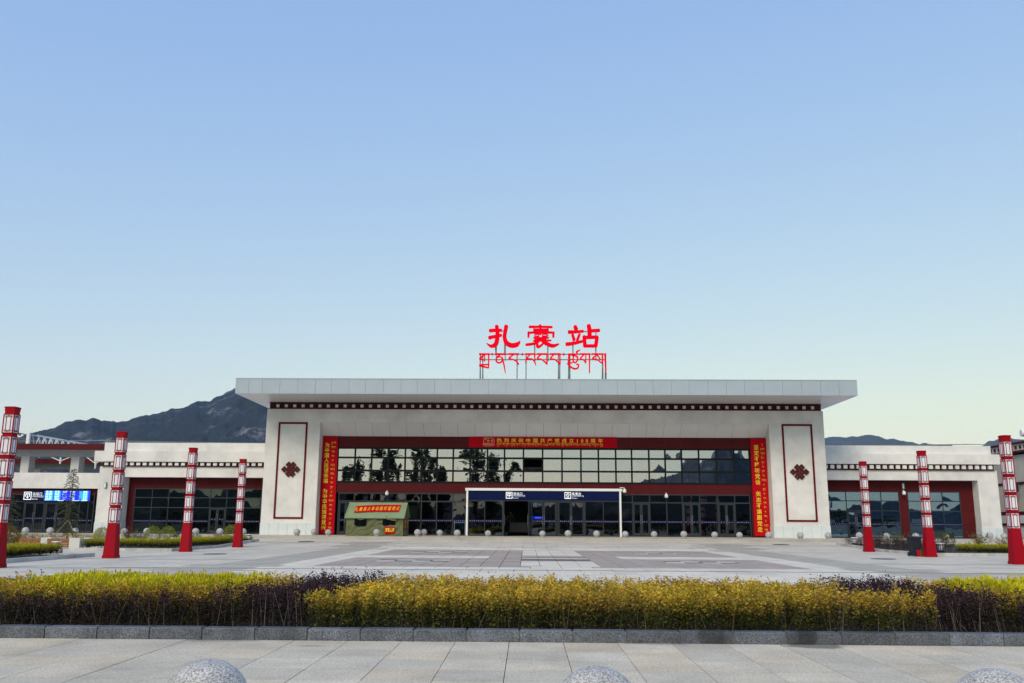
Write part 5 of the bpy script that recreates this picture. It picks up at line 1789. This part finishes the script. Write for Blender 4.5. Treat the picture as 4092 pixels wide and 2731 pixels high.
# litter bin and boxes
bw = 37.9
LB = thing('litter_bin', 'dark grey wheeled litter bin beside a red lantern column', 'bin', (X(3654, bw, 2180), bw, 0))
bh = .78
MB().frustum([[(-.155, -.16, .03), (.155, -.16, .03), (.155, .16, .03), (-.155, .16, .03)], [(-.20, -.22, bh - .08), (.20, -.22, bh - .08), (.20, .20, bh - .08), (-.20, .20, bh - .08)]]).build('body', M['bin'], LB)
MB().box(-.215, .215, -.235, .215, bh - .08, bh - .045).build('rim', M['bin'], LB)
MB().frustum([[(-.225, -.25, bh - .044), (.225, -.25, bh - .044), (.225, .23, bh - .044), (-.225, .23, bh - .044)], [(-.19, -.20, bh + .02), (.19, -.20, bh + .02), (.19, .2, bh + .04), (-.19, .2, bh + .04)]]).build('lid', M['bin'], LB)
MB().tube((-.2, .24, bh - .06), (.2, .24, bh - .06), .018).build('handle', M['bin'], LB)
for s_ in (-1, 1):
    MB().tube((s_ * .17, .17, .09), (s_ * .21, .17, .09), .09, .09, 16).build('wheel', M['black'], LB)
gb = thing('cardboard_box', 'small dark green and red carton at the foot of the litter bin', 'box', (X(3672, bw - .1, 2200), bw - .12, 0))
MB().box(-.14, .22, -.14, .14, 0, .27).build('carton', simple('green_carton', (.022, .055, .028), .7, var=.2, scale=6), gb)
MB().box(-.15, -.02, -.15, -.141, .0, .272).build('red_face', M['signred'], gb)
MB().mesh([(-.02, -.14, .272), (.22, -.14, .272), (.24, -.22, .31), (-.02, -.2, .33)], [(0, 1, 2, 3)]).build('flap', simple('green_carton_flap', (.05, .09, .05), .7), gb)

# cameras and lamps on the walls
def dome_cam(label, px, py, Yc, ydir=1, wall=None):
    p = at(px, py, Yc)
    t = thing('security_camera', label, 'camera', p, 'white dome cameras on the station')
    MB().lathe(0, 0, [(.03, .22), (.09, .2), (.115, .12), (.12, 0), (.10, -.03)], 18).build('housing', M['white'], t, smooth=True)
    MB().lathe(0, 0, [(.098, -.03), (.09, -.09), (.06, -.13), (.01, -.145)], 18).build('dome', M['black'], t, smooth=True)
    b = MB()
    if wall == 'side': b.path([(0, 0, .2), (0, 0, .28), (-.16, 0, .30), (-.32, 0, .30)], .022)
    else: b.path([(0, 0, .2), (0, .02, .28), (0, wall - Yc, .28)], .022)
    b.build('bracket', M['white'], t)


dome_cam('white dome camera on the right corner of the entrance frame', 2496, 1968, 60.25, wall='side')
dome_cam('white dome camera above the glass right of the entrance', 2663, 1988, 60.7, wall=61.0)
dome_cam('white dome camera above the green tent', 1546, 1978, 60.7, wall=61.0)
dome_cam('white dome camera between the right wing windows', 3613, 1976, 63.0, wall=63.3)
for px, py, Yl, lab in ((423, 1940, 62.5, 'grey box lamp on the left wing end pillar'), (3608, 1943, 63.3, 'pale box speaker above the right wing windows')):
    p = at(px, py, Yl); t = thing('wall_lamp', lab, 'wall lamp', (p.x, Yl, p.z))
    MB().box(-.09, .09, -.10, -.02, -.2, .2).build('housing', M['steel'], t); MB().box(-.05, .05, -.02, 0, -.1, .1).build('bracket', M['steel'], t)
    MB().box(-.07, .03, -.106, -.101, -.17, .17).build('front', M['white'], t)

# ------------------------------------------------------------------ people and things inside the doors


def person(name, label, loc, rz, top, leg):
    t = thing(name, label, 'person', loc, None, rz)
    J = {'pel': (0, 0, .93, .15, .11), 'waist': (0, 0, 1.08, .145, .105), 'chest': (0, .0, 1.30, .175, .12), 'neck': (0, 0, 1.47, .06, .06), 'chin': (0, -.01, 1.54, .07, .075), 'head': (0, -.01, 1.63, .085, .10), 'crown': (0, 0, 1.71, .06, .07),
         'shl': (.19, 0, 1.40, .065, .065), 'ell': (.25, .0, 1.13, .045, .045), 'wrl': (.22, -.16, .97, .032, .032), 'hal': (.20, -.23, .93, .035, .02),
         'shr': (-.19, 0, 1.40, .065, .065), 'elr': (-.26, .03, 1.13, .045, .045), 'wrr': (-.27, -.02, .88, .032, .032), 'har': (-.27, -.05, .80, .035, .02),
         'hil': (.10, 0, .86, .085, .085), 'knl': (.11, -.02, .48, .058, .058), 'anl': (.11, .02, .09, .04, .04), 'tol': (.12, -.14, .04, .04, .03),
         'hir': (-.10, 0, .86, .085, .085), 'knr': (-.12, .0, .48, .058, .058), 'anr': (-.13, .05, .09, .04, .04), 'tor': (-.14, -.11, .04, .04, .03)}
    E_ = [('pel', 'waist'), ('waist', 'chest'), ('chest', 'neck'), ('neck', 'chin'), ('chin', 'head'), ('head', 'crown'), ('chest', 'shl'), ('shl', 'ell'), ('ell', 'wrl'), ('wrl', 'hal'), ('chest', 'shr'), ('shr', 'elr'), ('elr', 'wrr'), ('wrr', 'har'),
          ('pel', 'hil'), ('hil', 'knl'), ('knl', 'anl'), ('anl', 'tol'), ('pel', 'hir'), ('hir', 'knr'), ('knr', 'anr'), ('anr', 'tor')]
    names = list(J); me = bpy.data.meshes.new('body')
    vs_ = [J[k][:3] for k in names]; es = [(names.index(a), names.index(c)) for a, c in E_]; rad = [J[k][3:] for k in names]
    for hand, sgx in (('hal', 1), ('har', -1)):       # five fingers rooted in each palm
        hx, hy, hz = J[hand][:3]; i0 = names.index(hand); dirv = (0, -.4, -.9)
        for q_, (off, L) in enumerate(((-.03, .055), (-.012, .075), (.006, .08), (.022, .072), (.035, .055))):
            i = len(vs_); vs_ += [(hx + off * .7, hy + dirv[1] * .03, hz + dirv[2] * .03), (hx + off, hy + dirv[1] * L, hz + dirv[2] * L)]; rad += [(.010, .010), (.008, .008)]
            es += [(i0, i), (i, i + 1)]
    me.from_pydata(vs_, es, [])
    o_ = bpy.data.objects.new('body', me); COL.objects.link(o_); o_.parent = t
    sk_ = o_.modifiers.new('skin', 'SKIN'); sk_.use_smooth_shade = True
    o_.modifiers.new('sub', 'SUBSURF').levels = 1; o_.modifiers['sub'].render_levels = 2
    for v, r in zip(me.skin_vertices[0].data, rad): v.radius = r; v.use_root = False
    me.skin_vertices[0].data[0].use_root = True
    tm = NT('clothing'); ps = tm.coord('Object'); sp = tm.node('ShaderNodeSeparateXYZ'); tm.link(ps, sp.inputs[0])
    nz = tm.node('ShaderNodeTexNoise', Scale=9.0, Detail=2.0); tm.link(ps, nz.inputs['Vector'])
    camo = ramp(tm, nz.outputs[0], [(.42, top[0]), (.46, top[1]), (.56, top[1]), (.6, top[2])])
    zr_ = ramp(tm, sp.outputs[2], [(0, (0, 0, 0)), (.5, (0, 0, 0))])
    def step(th):
        mth = tm.node('ShaderNodeMath', operation='GREATER_THAN'); mth.inputs[1].default_value = th; tm.link(sp.outputs[2], mth.inputs[0]); return mth.outputs[0]
    c1_ = mixc(tm, leg, camo, step(.90)); c2_ = mixc(tm, c1_, (.42, .25, .18), step(1.475))
    tm.link(c2_, tm.b.inputs['Base Color']); tm.b.inputs['Roughness'].default_value = .8
    me.materials.append(tm.m)
    hr = MB(); hr.lathe(0, .01, [(.100, 1.60), (.112, 1.66), (.108, 1.73), (.075, 1.775), (.01, 1.79)], 16)
    hr.build('cap', simple('dark_cap', (.03, .035, .025), .8), t, smooth=True)
    fc = MB()
    for s_ in (-1, 1): fc.lathe(s_ * .034, -.098, [(.002, 1.628), (.011, 1.635), (.002, 1.645)], 8)
    fc.frustum([[(-.014, -.10, 1.585), (.014, -.10, 1.585), (.012, -.10, 1.60), (-.012, -.10, 1.60)], [(-.006, -.128, 1.588), (.006, -.128, 1.588), (.004, -.12, 1.62), (-.004, -.12, 1.62)]])
    fc.box(-.025, .025, -.108, -.09, 1.555, 1.562)
    fc.build('face', simple('face_features', (.14, .07, .05), .7), t)
    return t


person('person', 'person in a camouflage jacket and dark trousers inside the open entrance', (X(2040, 64.2, 2100), 64.2, ZP + .005), .4,
       ((.03, .033, .02), (.10, .09, .06), (.22, .20, .15)), (.012, .012, .014))
for (pxa, pxb, py1, yy, col, lab, nm) in ((1875, 1887, 2113, 61.6, (.62, .45, .02), 'yellow plastic bin inside the entrance glass, left of two', 'plastic_bin'), (1888.5, 1904, 2114, 61.5, (.66, .48, .02), 'yellow plastic bin inside the entrance glass, right of two', 'plastic_bin'),
                                         (1905, 1925, 2099, 62.4, (.30, .22, .03), 'tall ochre carton behind the yellow bins', 'carton'), (1880, 1899, 2055, 64, (.28, .30, .31), 'pale tall cabinet inside the entrance', 'cabinet')):
    x0, x1 = X(pxa, yy, 2100), X(pxb, yy, 2100); z1 = Z(py1, yy, pxa)
    t = thing(nm, lab, 'container', ((x0 + x1) / 2, yy, ZP + .006))
    w = (x1 - x0) / 2; h = z1 - ZP
    MB().frustum([[(-w * .88, -.14, 0), (w * .88, -.14, 0), (w * .88, .14, 0), (-w * .88, .14, 0)], [(-w, -.17, h * .92), (w, -.17, h * .92), (w, .17, h * .92), (-w, .17, h * .92)]]).build('body', simple(nm + '_paint', col, .5), t)
    MB().box(-w * 1.05, w * 1.05, -.18, .18, h * .921, h).build('lid', simple(nm + '_lid', tuple(c * .9 for c in col), .5), t)
tb = thing('inspection_table', 'dark baggage inspection machine inside the open entrance', 'machine', (X(2080, 63.5, 2100), 63.5, ZP + .006))
MB().cbox(-.75, .75, -.5, .5, .25, .95, .08).build('tunnel', simple('machine_grey', (.045, .042, .045), .5), tb); MB().box(-1.2, 1.2, -.3, .3, .18, .249).build('conveyor', M['black'], tb)
for xx in (-1.0, 1.0): MB().box(xx - .05, xx + .05, -.25, .25, 0, .179).build('leg', M['steel'], tb)
# lit signs hanging in the hall
h1 = MB().box(X(2128, 66, 2018), X(2190, 66, 2018), 66, 66.1, Z(2027, 66, 2140), Z(2009, 66, 2140)).build('hanging_sign', M['navy'])
tag(h1, 'lit white ticket sign hanging inside behind the entrance glass', 'sign')
lit_sign(h1, 2131, 2011, 15, 66, '售票', 'ga sa . ba', 'Ticket', 'in', 16)
for xx in (X(2130, 66, 2018), X(2186, 66, 2018)): MB().tube((xx, 66.05, Z(2009, 66, 2140)), (xx, 66.05, 7.2), .012).build('hanger', M['steel'], h1)
h2 = MB().box(X(2125, 67, 2070), X(2168, 67, 2070), 67, 67.1, Z(2075, 67, 2140), Z(2064, 67, 2140)).build('hall_display', M['ledblue'])
tag(h2, 'small blue lit display inside the hall behind the doors', 'display')
MB().box(X(2145, 67, 2070), X(2146, 67, 2070), 67.02, 67.08, ZP, Z(2075, 67, 2140)).build('stand', M['steel'], h2)
l = MB()
for i, ch in enumerate('请出示证件'): put_char(l, ch, (X(2138 + i * 5, 67, 2070), 66.996, Z(2072.5, 67, 2140)), (1, 0, 0), (0, 0, 1), .09, .1, .02)
l.build('lettering', M['ledwhite'], h2)
qb = thing('queue_barrier', 'blue belt queue barrier left of the entrance frame', 'barrier', (X(1820, 60, 2130), 60.2, ZP))
for dx in (-.1, .62): MB().lathe(dx, 0, [(.15, 0), (.15, .02), (.03, .04), (.028, .92), (.035, .95)], 14).build('post', M['steel'], qb)
MB().box(-.08, .60, -.015, .015, .84, .90).build('belt', simple('blue_belt', (.03, .12, .32), .6), qb)

# ------------------------------------------------------------------ beyond the station: canopies, line equipment, neighbour


def canopy(label, Yc, py1, py0, cols_px_, x0=-95, x1=60):
    t = thing('platform_canopy', label, 'canopy', (0, Yc, 0), 'canopies over the railway platforms')
    z1, z0 = Z(py1, Yc, 250), Z(py0, Yc, 250)
    MB().box(x0, x1, 0, .12, z0, z1).build('fascia', M['redpanel'], t)
    MB().box(x0, x1, .13, 7.5, z1 - .25, z1 - .05).build('roof_sheet', M['concrete'], t)
    MB().box(x0, x1, 1.6, 2.4, z0 - .5, z1 - .26).build('beam', M['concrete'], t)
    dx = None
    xs = [((X(a, Yc + 2, 1870), X(c, Yc + 2, 1870))) for a, c in cols_px_]
    pitch = xs[1][0] - xs[0][0]; w = .74
    k = -4
    for k in range(-4, 16):
        xx = xs[0][0] + k * pitch
        if xx > x1: break
        MB().box(xx, xx + w, 1.5, 2.5, .24, z0 - .5).build('column', M['plaster'], t)
    return t


canopy('maroon edged platform canopy closest behind the exit hall', 78, 1774, 1798, ((93, 125), (292, 320)))
canopy('second maroon edged platform canopy, seen under the first one', 97, 1835.5, 1854, ((143, 165), (318, 340)))

g0 = at(115, 1738, 95)
GA = thing('catenary_gantry', 'white lattice gantry over the railway tracks', 'gantry', (g0.x, 95, .24))
gw = MB(); zt_ = g0.z - .24
gw.box(-.15, .15, -.15, .15, 0, zt_ + .2)
gw.build('mast', M['white'], GA)
MB().box(-.15, .15, 29.85, 30.15, 0, zt_ + .2).build('mast', M['white'], GA)
gt = MB(); L = 29.3; zlo = zt_ - 1.35; x_ = .55
for xx in (.15, .75):
    gt.bar((xx, .35, zt_), (xx, L, zt_), .08); gt.bar((xx, 5, zlo + .35), (xx, L - 5, zlo + .35), .08); gt.bar((xx, .35, zlo - .1), (xx, 5, zlo + .35), .08); gt.bar((xx, L, zlo - .1), (xx, L - 5, zlo + .35), .08)
    n = 22
    for k in range(n):
        ya = .5 + (L - .5) * k / n; yb = .5 + (L - .5) * (k + .5) / n; yc = .5 + (L - .5) * (k + 1) / n
        lo_ = lambda yy: zlo + .35 - max(0, (5 - yy) / 5, (yy - L + 5) / 5) * .45
        gt.bar((xx, ya, zt_), (xx, yb, lo_(yb)), .045); gt.bar((xx, yb, lo_(yb)), (xx, yc, zt_), .045)
gt.build('truss', M['white'], GA)
gi = MB()
for zz in (.0, -.5): gi.path([(-.3, 0, zt_ + zz), (-1.4, -.2, zt_ + zz + .25), (-2.0, -.2, zt_ + zz + .1)], .06); gi.lathe(-1.0, 0, [(.12, zt_ + zz - .1), (.16, zt_ + zz), (.12, zt_ + zz + .1)], 10)
gi.build('insulator_arm', M['steel'], GA)

for px, py1, py0, fl, lab in ((240, 1822, 1855, 1, 'white catenary drop bracket hanging between the canopy columns'), (380, 1819, 1873, -1, 'white catenary drop bracket beside the left wing corner')):
    Yd = 90; a = at(px + 4, py1, Yd); c = at(px, py0, Yd)
    t = thing('catenary_bracket', lab, 'bracket', (c.x, Yd, c.z), 'catenary brackets over the tracks')
    h = a.z - c.z
    MB().tube((0, 0, 0), (0, 0, h + .75), .09, .09, 10).build('drop_post', M['white'], t)
    MB().box(-3.5, 3.5, -.12, .12, h + .75, h + .98).build('crossbeam', M['white'], t)
    b = MB()
    for s_ in (-1, 1):
        b.path([(0, 0, h * .35), (s_ * .9, 0, h * .8), (s_ * 1.5, 0, h * 1.0), (s_ * 2.6, 0, h * 1.05)], .05)
        b.path([(s_ * 1.1, 0, h * .95), (s_ * 1.7, 0, h * 1.0), (s_ * 2.3, 0, h * .78)], .05)
    s_ = fl
    b.path([(s_ * 1.4, 0, h * 1.0), (s_ * 2.5, 0, h * .85), (s_ * 2.55, 0, h * 1.12), (s_ * 1.6, 0, h * 1.12)], .05)
    b.build('cantilever_arm', M['white'], t)
wr = MB()
for zz, yy in ((Z(1762, 100, 600), 100), (Z(1758, 100, 600), 101)):
    pts = [(x0, yy, zz - .25 * math.sin((x0 % 50) / 50 * math.pi)) for x0 in range(-120, 121, 5)]
    wr.path(pts, .035, 4)
tag(wr.build('overhead_wire', M['steel']), 'thin overhead railway wires above the station wing', 'wire')

# neighbouring building at the right edge with rooftop water heater
NBX, NY0, NY1 = 36.4, 62.6, 92
nz_ = at(3961, 1784, 70).z
NB = thing('neighbour_building', 'cream building with patterned parapet at the right edge', 'building', (NBX, 0, 0))
MB().box(0, 14, NY0, NY1, 0, nz_ - .9).build('wall', M['cream'], NB)
pz = MB().box(-.22, 14.2, NY0 - .2, NY1 + .2, nz_ - .62, nz_ - .14).build('parapet', M['cream'], NB)
MB().box(-.34, 14.3, NY0 - .3, NY1 + .3, nz_ - .139, nz_).build('coping', M['redband'], NB)
MB().box(-.28, 14.3, NY0 - .25, NY1 + .25, nz_ - .78, nz_ - .621).build('ledge', M['redband'], NB)
sqm = MB().box(-.05, 0, -.12, .12, -.12, .12)
s0_ = None
for k in range(48):
    loc = (-.22, NY0 + .4 + k * .6, nz_ - .38)
    if s0_ is None: s0_ = sqm.build('parapet_block', M['redband'], pz); s0_.location = loc
    else: instance(s0_.data, 'parapet_block', pz, loc)
MB().box(-.05, 0, NY0, NY1, Z(1937, 70, 3995) - .12, Z(1937, 70, 3995) + .06).build('belt', M['redband'], NB)
zb1 = Z(2052, 70, 4000)
MB().box(-.12, 0, NY0, NY1, zb1 - .15, zb1 + .1).build('lower_band', M['redpanel'], NB); MB().box(-.10, -.0, NY0, NY1, zb1 - .75, zb1 - .151).build('lower_frieze', M['white'], NB)
MB().box(-.12, 0, NY0, NY1, zb1 - .9, zb1 - .751).build('lower_band', M['redpanel'], NB); MB().box(-.03, 0, NY0, NY1, .3, zb1 - .901).build('lower_wall', M['white'], NB)
wlp = thing('wall_lantern', 'dark wall lantern on the cream building', 'wall lamp', (NBX, 66.8, Z(1936, 66.8, 4080)))
MB().box(-.75, -.35, -.2, .2, -.55, .15).build('lantern_box', M['bin'], wlp); MB().box(-.35, 0, -.05, .05, 0, .12).build('arm', M['bin'], wlp)
wh = thing('solar_water_heater', 'solar water heater with white tank on the cream building roof', 'water heater', (NBX + .6, 66.5, nz_))
tz = at(4030, 1731, 66.5).z - nz_
MB().tube((-.4, 0, tz), (4, -.6, tz + .05), .26, .26, 20).build('tank', M['white'], wh, smooth=False)
MB().mesh([(.2, -.3, tz - .25), (3.8, -.8, tz - .2), (3.8, -2.2, .25), (.2, -1.7, .25), (.2, -.25, tz - .35), (3.8, -.75, tz - .3), (3.8, -2.15, .15), (.2, -1.65, .15)], [(0, 1, 2, 3), (4, 5, 6, 7), (0, 1, 5, 4), (1, 2, 6, 5), (2, 3, 7, 6), (3, 0, 4, 7)]).build('collector', simple('collector_tubes', (.03, .035, .05), .25), wh)
b = MB()
for xx in (.3, 3.6): b.bar((xx, -1.7, 0), (xx, -1.7, .25), .05); b.bar((xx, .2, 0), (xx, -.1, tz - .2), .05); b.bar((xx, .2, .05), (xx, -1.7, .2), .04)
b.build('stand', M['steel'], wh)

# ------------------------------------------------------------------ mountains


def mountain(name, ridge, R, R0, Rb, mat, seed, amp, ncol=420, nrow=90, base=-2):
    """ridge: (azimuth, elevation) pairs at distance R; slopes fall to R0 in front and Rb behind"""
    az = np.array([r[0] for r in ridge]); el = np.array([r[1] for r in ridge])
    A = np.linspace(az.min(), az.max(), ncol)
    Hh = np.interp(A, az, np.tan(el)) * R
    for k in range(ncol):
        Hh[k] += noise.fractal(Vector((A[k] * 90, seed, 0)), 1.0, 2.0, 5) * amp * .018
    Hh = np.maximum(Hh, 0)
    vs_ = []
    for j in range(nrow + 1):
        t = j / nrow
        f = t / .8 if t <= .8 else 1
        for i in range(ncol):
            hh = Hh[i]
            if t <= .8:
                r = R0 + (R - R0) * f
                nx = Vector(((A[i] * R + f * (R - R0) * .7) / amp * .9 + seed, (f * (R - R0) - A[i] * R * .5) / amp * .8, seed))
                rg = noise.ridged_multi_fractal(nx, .9, 2.1, 6, 1.0, 2.0)
                fine = noise.fractal(nx * 5, .8, 2.1, 4)
                prof = f ** 1.15
                wgt = math.sin(math.pi * min(1, f)) ** .7 if f < 1 else 0
                z = hh * prof + (rg - .9) * hh * .10 * wgt + fine * hh * .03 * wgt
                z = min(z, hh * (.35 + .65 * f) if f < 1 else hh)
            else:
                g_ = (t - .8) / .2
                r = R + (Rb - R) * g_; z = hh * (1 - g_) ** 1.2
            vs_.append((math.sin(A[i]) * r, math.cos(A[i]) * r, EYE * 0 + z + base * (1 - f) if t <= .8 else z + base))
    fs = [(j * ncol + i, j * ncol + i + 1, (j + 1) * ncol + i + 1, (j + 1) * ncol + i) for j in range(nrow) for i in range(ncol - 1)]
    o_ = MB().mesh(vs_, fs).build(name, mat, smooth=True, recalc=False)
    return structure(o_)


def rockmat(name, scrub, rock, amount, sc):
    t = NT(name); p = t.pos()
    n1 = t.node('ShaderNodeTexNoise', Scale=sc, Detail=9.0, Roughness=.72); t.link(p, n1.inputs['Vector'])
    n2 = t.node('ShaderNodeTexNoise', Scale=sc * 5, Detail=7.0, Roughness=.75); t.link(p, n2.inputs['Vector'])
    ad = t.node('ShaderNodeMath', operation='MULTIPLY_ADD'); ad.inputs[1].default_value = .5; t.link(n2.outputs[0], ad.inputs[0]); t.link(n1.outputs[0], ad.inputs[2])
    c = ramp(t, ad.outputs[0], [(amount - .16, scrub), (amount - .03, tuple(v * 1.35 for v in scrub)), (amount + .05, rock)])
    t.link(c, t.b.inputs['Base Color']); t.b.inputs['Roughness'].default_value = .95; t.b.inputs['Specular IOR Level'].default_value = .1
    bp = t.node('ShaderNodeBump', Strength=.5, Distance=10.0); t.link(n2.outputs[0], bp.inputs['Height']); t.link(bp.outputs[0], t.b.inputs['Normal'])
    return t.m


def azel(px, py):
    v = ray(px, py); return (math.atan2(v.x, v.y), math.atan2(v.z, math.hypot(v.x, v.y)))


M['rock1'] = rockmat('near_mountain_scrub_haze_tint', (.028, .040, .058), (.19, .19, .20), .86, .010)  # scrub base colour carries the blue of haze and sky light
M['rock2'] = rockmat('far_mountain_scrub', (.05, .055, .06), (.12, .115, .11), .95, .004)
r1 = [(-200, 2010), (-20, 1815), (72, 1748), (124, 1731), (261, 1693), (306, 1677), (349, 1675), (380, 1665), (430, 1677), (447, 1685), (507, 1679), (564, 1661), (603, 1657), (684, 1634), (717, 1630), (784, 1605), (813, 1599), (842, 1598), (905, 1566), (942, 1549), (1000, 1528), (1080, 1522), (1180, 1545), (1300, 1590), (1500, 1660), (1800, 1740), (2100, 1800), (2500, 1900), (2800, 2040)]
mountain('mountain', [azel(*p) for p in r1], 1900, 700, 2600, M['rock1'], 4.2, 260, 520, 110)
S6 = lambda a, c: (3200 + a * .4464, 1650 + c * .4464)
r2 = [(1200, 1990), (1800, 1880), (2400, 1800), (2900, 1760)] + [S6(*p) for p in ((213, 220), (290, 215), (400, 218), (480, 217), (560, 200), (640, 193), (700, 210), (760, 230), (830, 237), (900, 252), (990, 250), (1055, 285), (1110, 268), (1170, 275), (1340, 292), (1440, 320), (1560, 315), (1610, 293), (1690, 255), (1770, 237), (1860, 225), (1998, 240), (2300, 300), (2900, 420), (3600, 700))]
mountain('mountain', [azel(*p) for p in r2], 6500, 3500, 8000, M['rock2'], 9.1, 800, 420, 60)
# the range across the valley, behind the camera: seen mirrored in the glass
D2 = math.radians
r3 = [(D2(a), D2(e)) for a, e in ((100, .5), (112, 3.5), (125, 4.5), (136, 3.2), (148, 1.6), (157, 1.4), (161, 3.4), (164, 6.2), (166, 6.0), (168, 4.6), (171, 3.3), (174, 2.8), (177, 1.6), (181, 1.2), (187, 1.5), (194, 2.2), (203, 2.0), (214, 2.8), (226, 4), (240, 3), (255, .8))]
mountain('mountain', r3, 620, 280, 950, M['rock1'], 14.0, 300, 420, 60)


# trees across the square behind the camera (mirrored in the upper windows)
def poplar(label, loc, h, r, seed, n=2600):
    rs = np.random.default_rng(seed)
    t = thing('poplar_tree', label, 'tree', loc, 'poplars mirrored in the station windows')
    b = MB(); b.tube((0, 0, -.2), (0, 0, h * .5), .28, .16, 8); b.tube((0, 0, h * .5), (.2, 0, h * .95), .16, .03, 6)
    b.build('trunk', M['bark'], t)
    nb = 42; P = []; D = []; A = []; B = []
    for k in range(nb):
        f = .12 + .85 * k / nb; ang = k * 2.4; L = r * (math.sin(math.pi * min(1, f * .92 + .04)) ** .6) * rs.uniform(.6, 1.15)
        a = np.array([0, 0, h * f]); c = a + np.array([math.cos(ang) * L, math.sin(ang) * L, L * 1.6]); A.append(a); B.append(c)
        m_ = int(n / nb); u = rs.uniform(.25, 1.1, (m_, 1))
        P.append(a + (c - a) * u + rs.normal(0, .26, (m_, 3)) * np.array([1, 1, 1.6]))
    P = np.concatenate(P); D = unit(rs.normal(size=P.shape))
    C = np.array([.04, .055, .02]) * rs.uniform(.5, 1.5, (len(P), 1))
    stuff(stem_object('branches', np.array(A), np.array(B), .05, t, M['bark']))
    stuff(leaf_object('crown', P, D, rs.uniform(.28, .55, len(P)), .38, C, t))


def mirror_pos(px, py_top, dist):
    """ground spot behind the camera whose mirror image in the glass shows at this photo column"""
    v = ray(px, py_top); k = (GY + dist) / v.y * 1.0
    k = (2 * GY + (dist - GY) + 0) / v.y if False else (GY + GY + dist) / v.y
    p = CAMP + v * k
    return (p.x, GY - (GY + dist), 0), p.z


for i, (px, py, d, r) in enumerate(((1525, 1793, 46, 2.1), (1575, 1792, 50, 1.6), (1660, 1790, 47, 1.9), (1712, 1793, 49, 2.2), (1435, 1838, 52, 1.2), (1890, 1806, 44, 2.3), (1960, 1828, 48, 2.4), (1410, 1880, 55, 1.4), (1765, 1893, 52, 1.8), (2040, 1865, 48, 1.9))):
    loc, h = mirror_pos(px, py, d)
    poplar('poplar mirrored in the upper windows, %s counted from the left banner' % ('third', 'fourth', 'fifth', 'sixth', 'second', 'eighth', 'ninth', 'first', 'seventh', 'tenth')[i], loc, h, r * .62, 40 + i)
tl = MB()
P = []; n = 9000
xs = RNG.uniform(-75, 75, n); hgt = 2.6 + 1.6 * np.array([noise.noise(Vector((x * .15, 3, 0))) for x in xs])
P = np.c_[xs, RNG.uniform(-62, -57, n), RNG.uniform(0, 1, n) * hgt]
stuff(tag(leaf_object('treeline', P, unit(RNG.normal(size=P.shape)), RNG.uniform(.3, .7, n), .38, np.array([.035, .045, .02]) * RNG.uniform(.5, 1.5, (n, 1)), None), 'dark line of bushes across the square, mirrored in the glass', 'bushes'))

# ------------------------------------------------------------------ air
hz = MB().box(-9800, 9800, -9800, 9800, -5, 800).build('haze', M['white'])
hm = bpy.data.materials.new('thin_evening_haze'); hm.use_nodes = True
hn = hm.node_tree.nodes; hn.remove(hn['Principled BSDF'])
pv_ = hn.new('ShaderNodeVolumePrincipled')
pv_.inputs['Density'].default_value = 4.5e-5
pv_.inputs['Color'].default_value = (.42, .68, 1.0, 1)
hm.node_tree.links.new(pv_.outputs[0], hn['Material Output'].inputs['Volume'])
hz.data.materials.clear(); hz.data.materials.append(hm)
tag(hz, 'thin blue evening haze in front of the mountains', 'haze', kind='stuff')
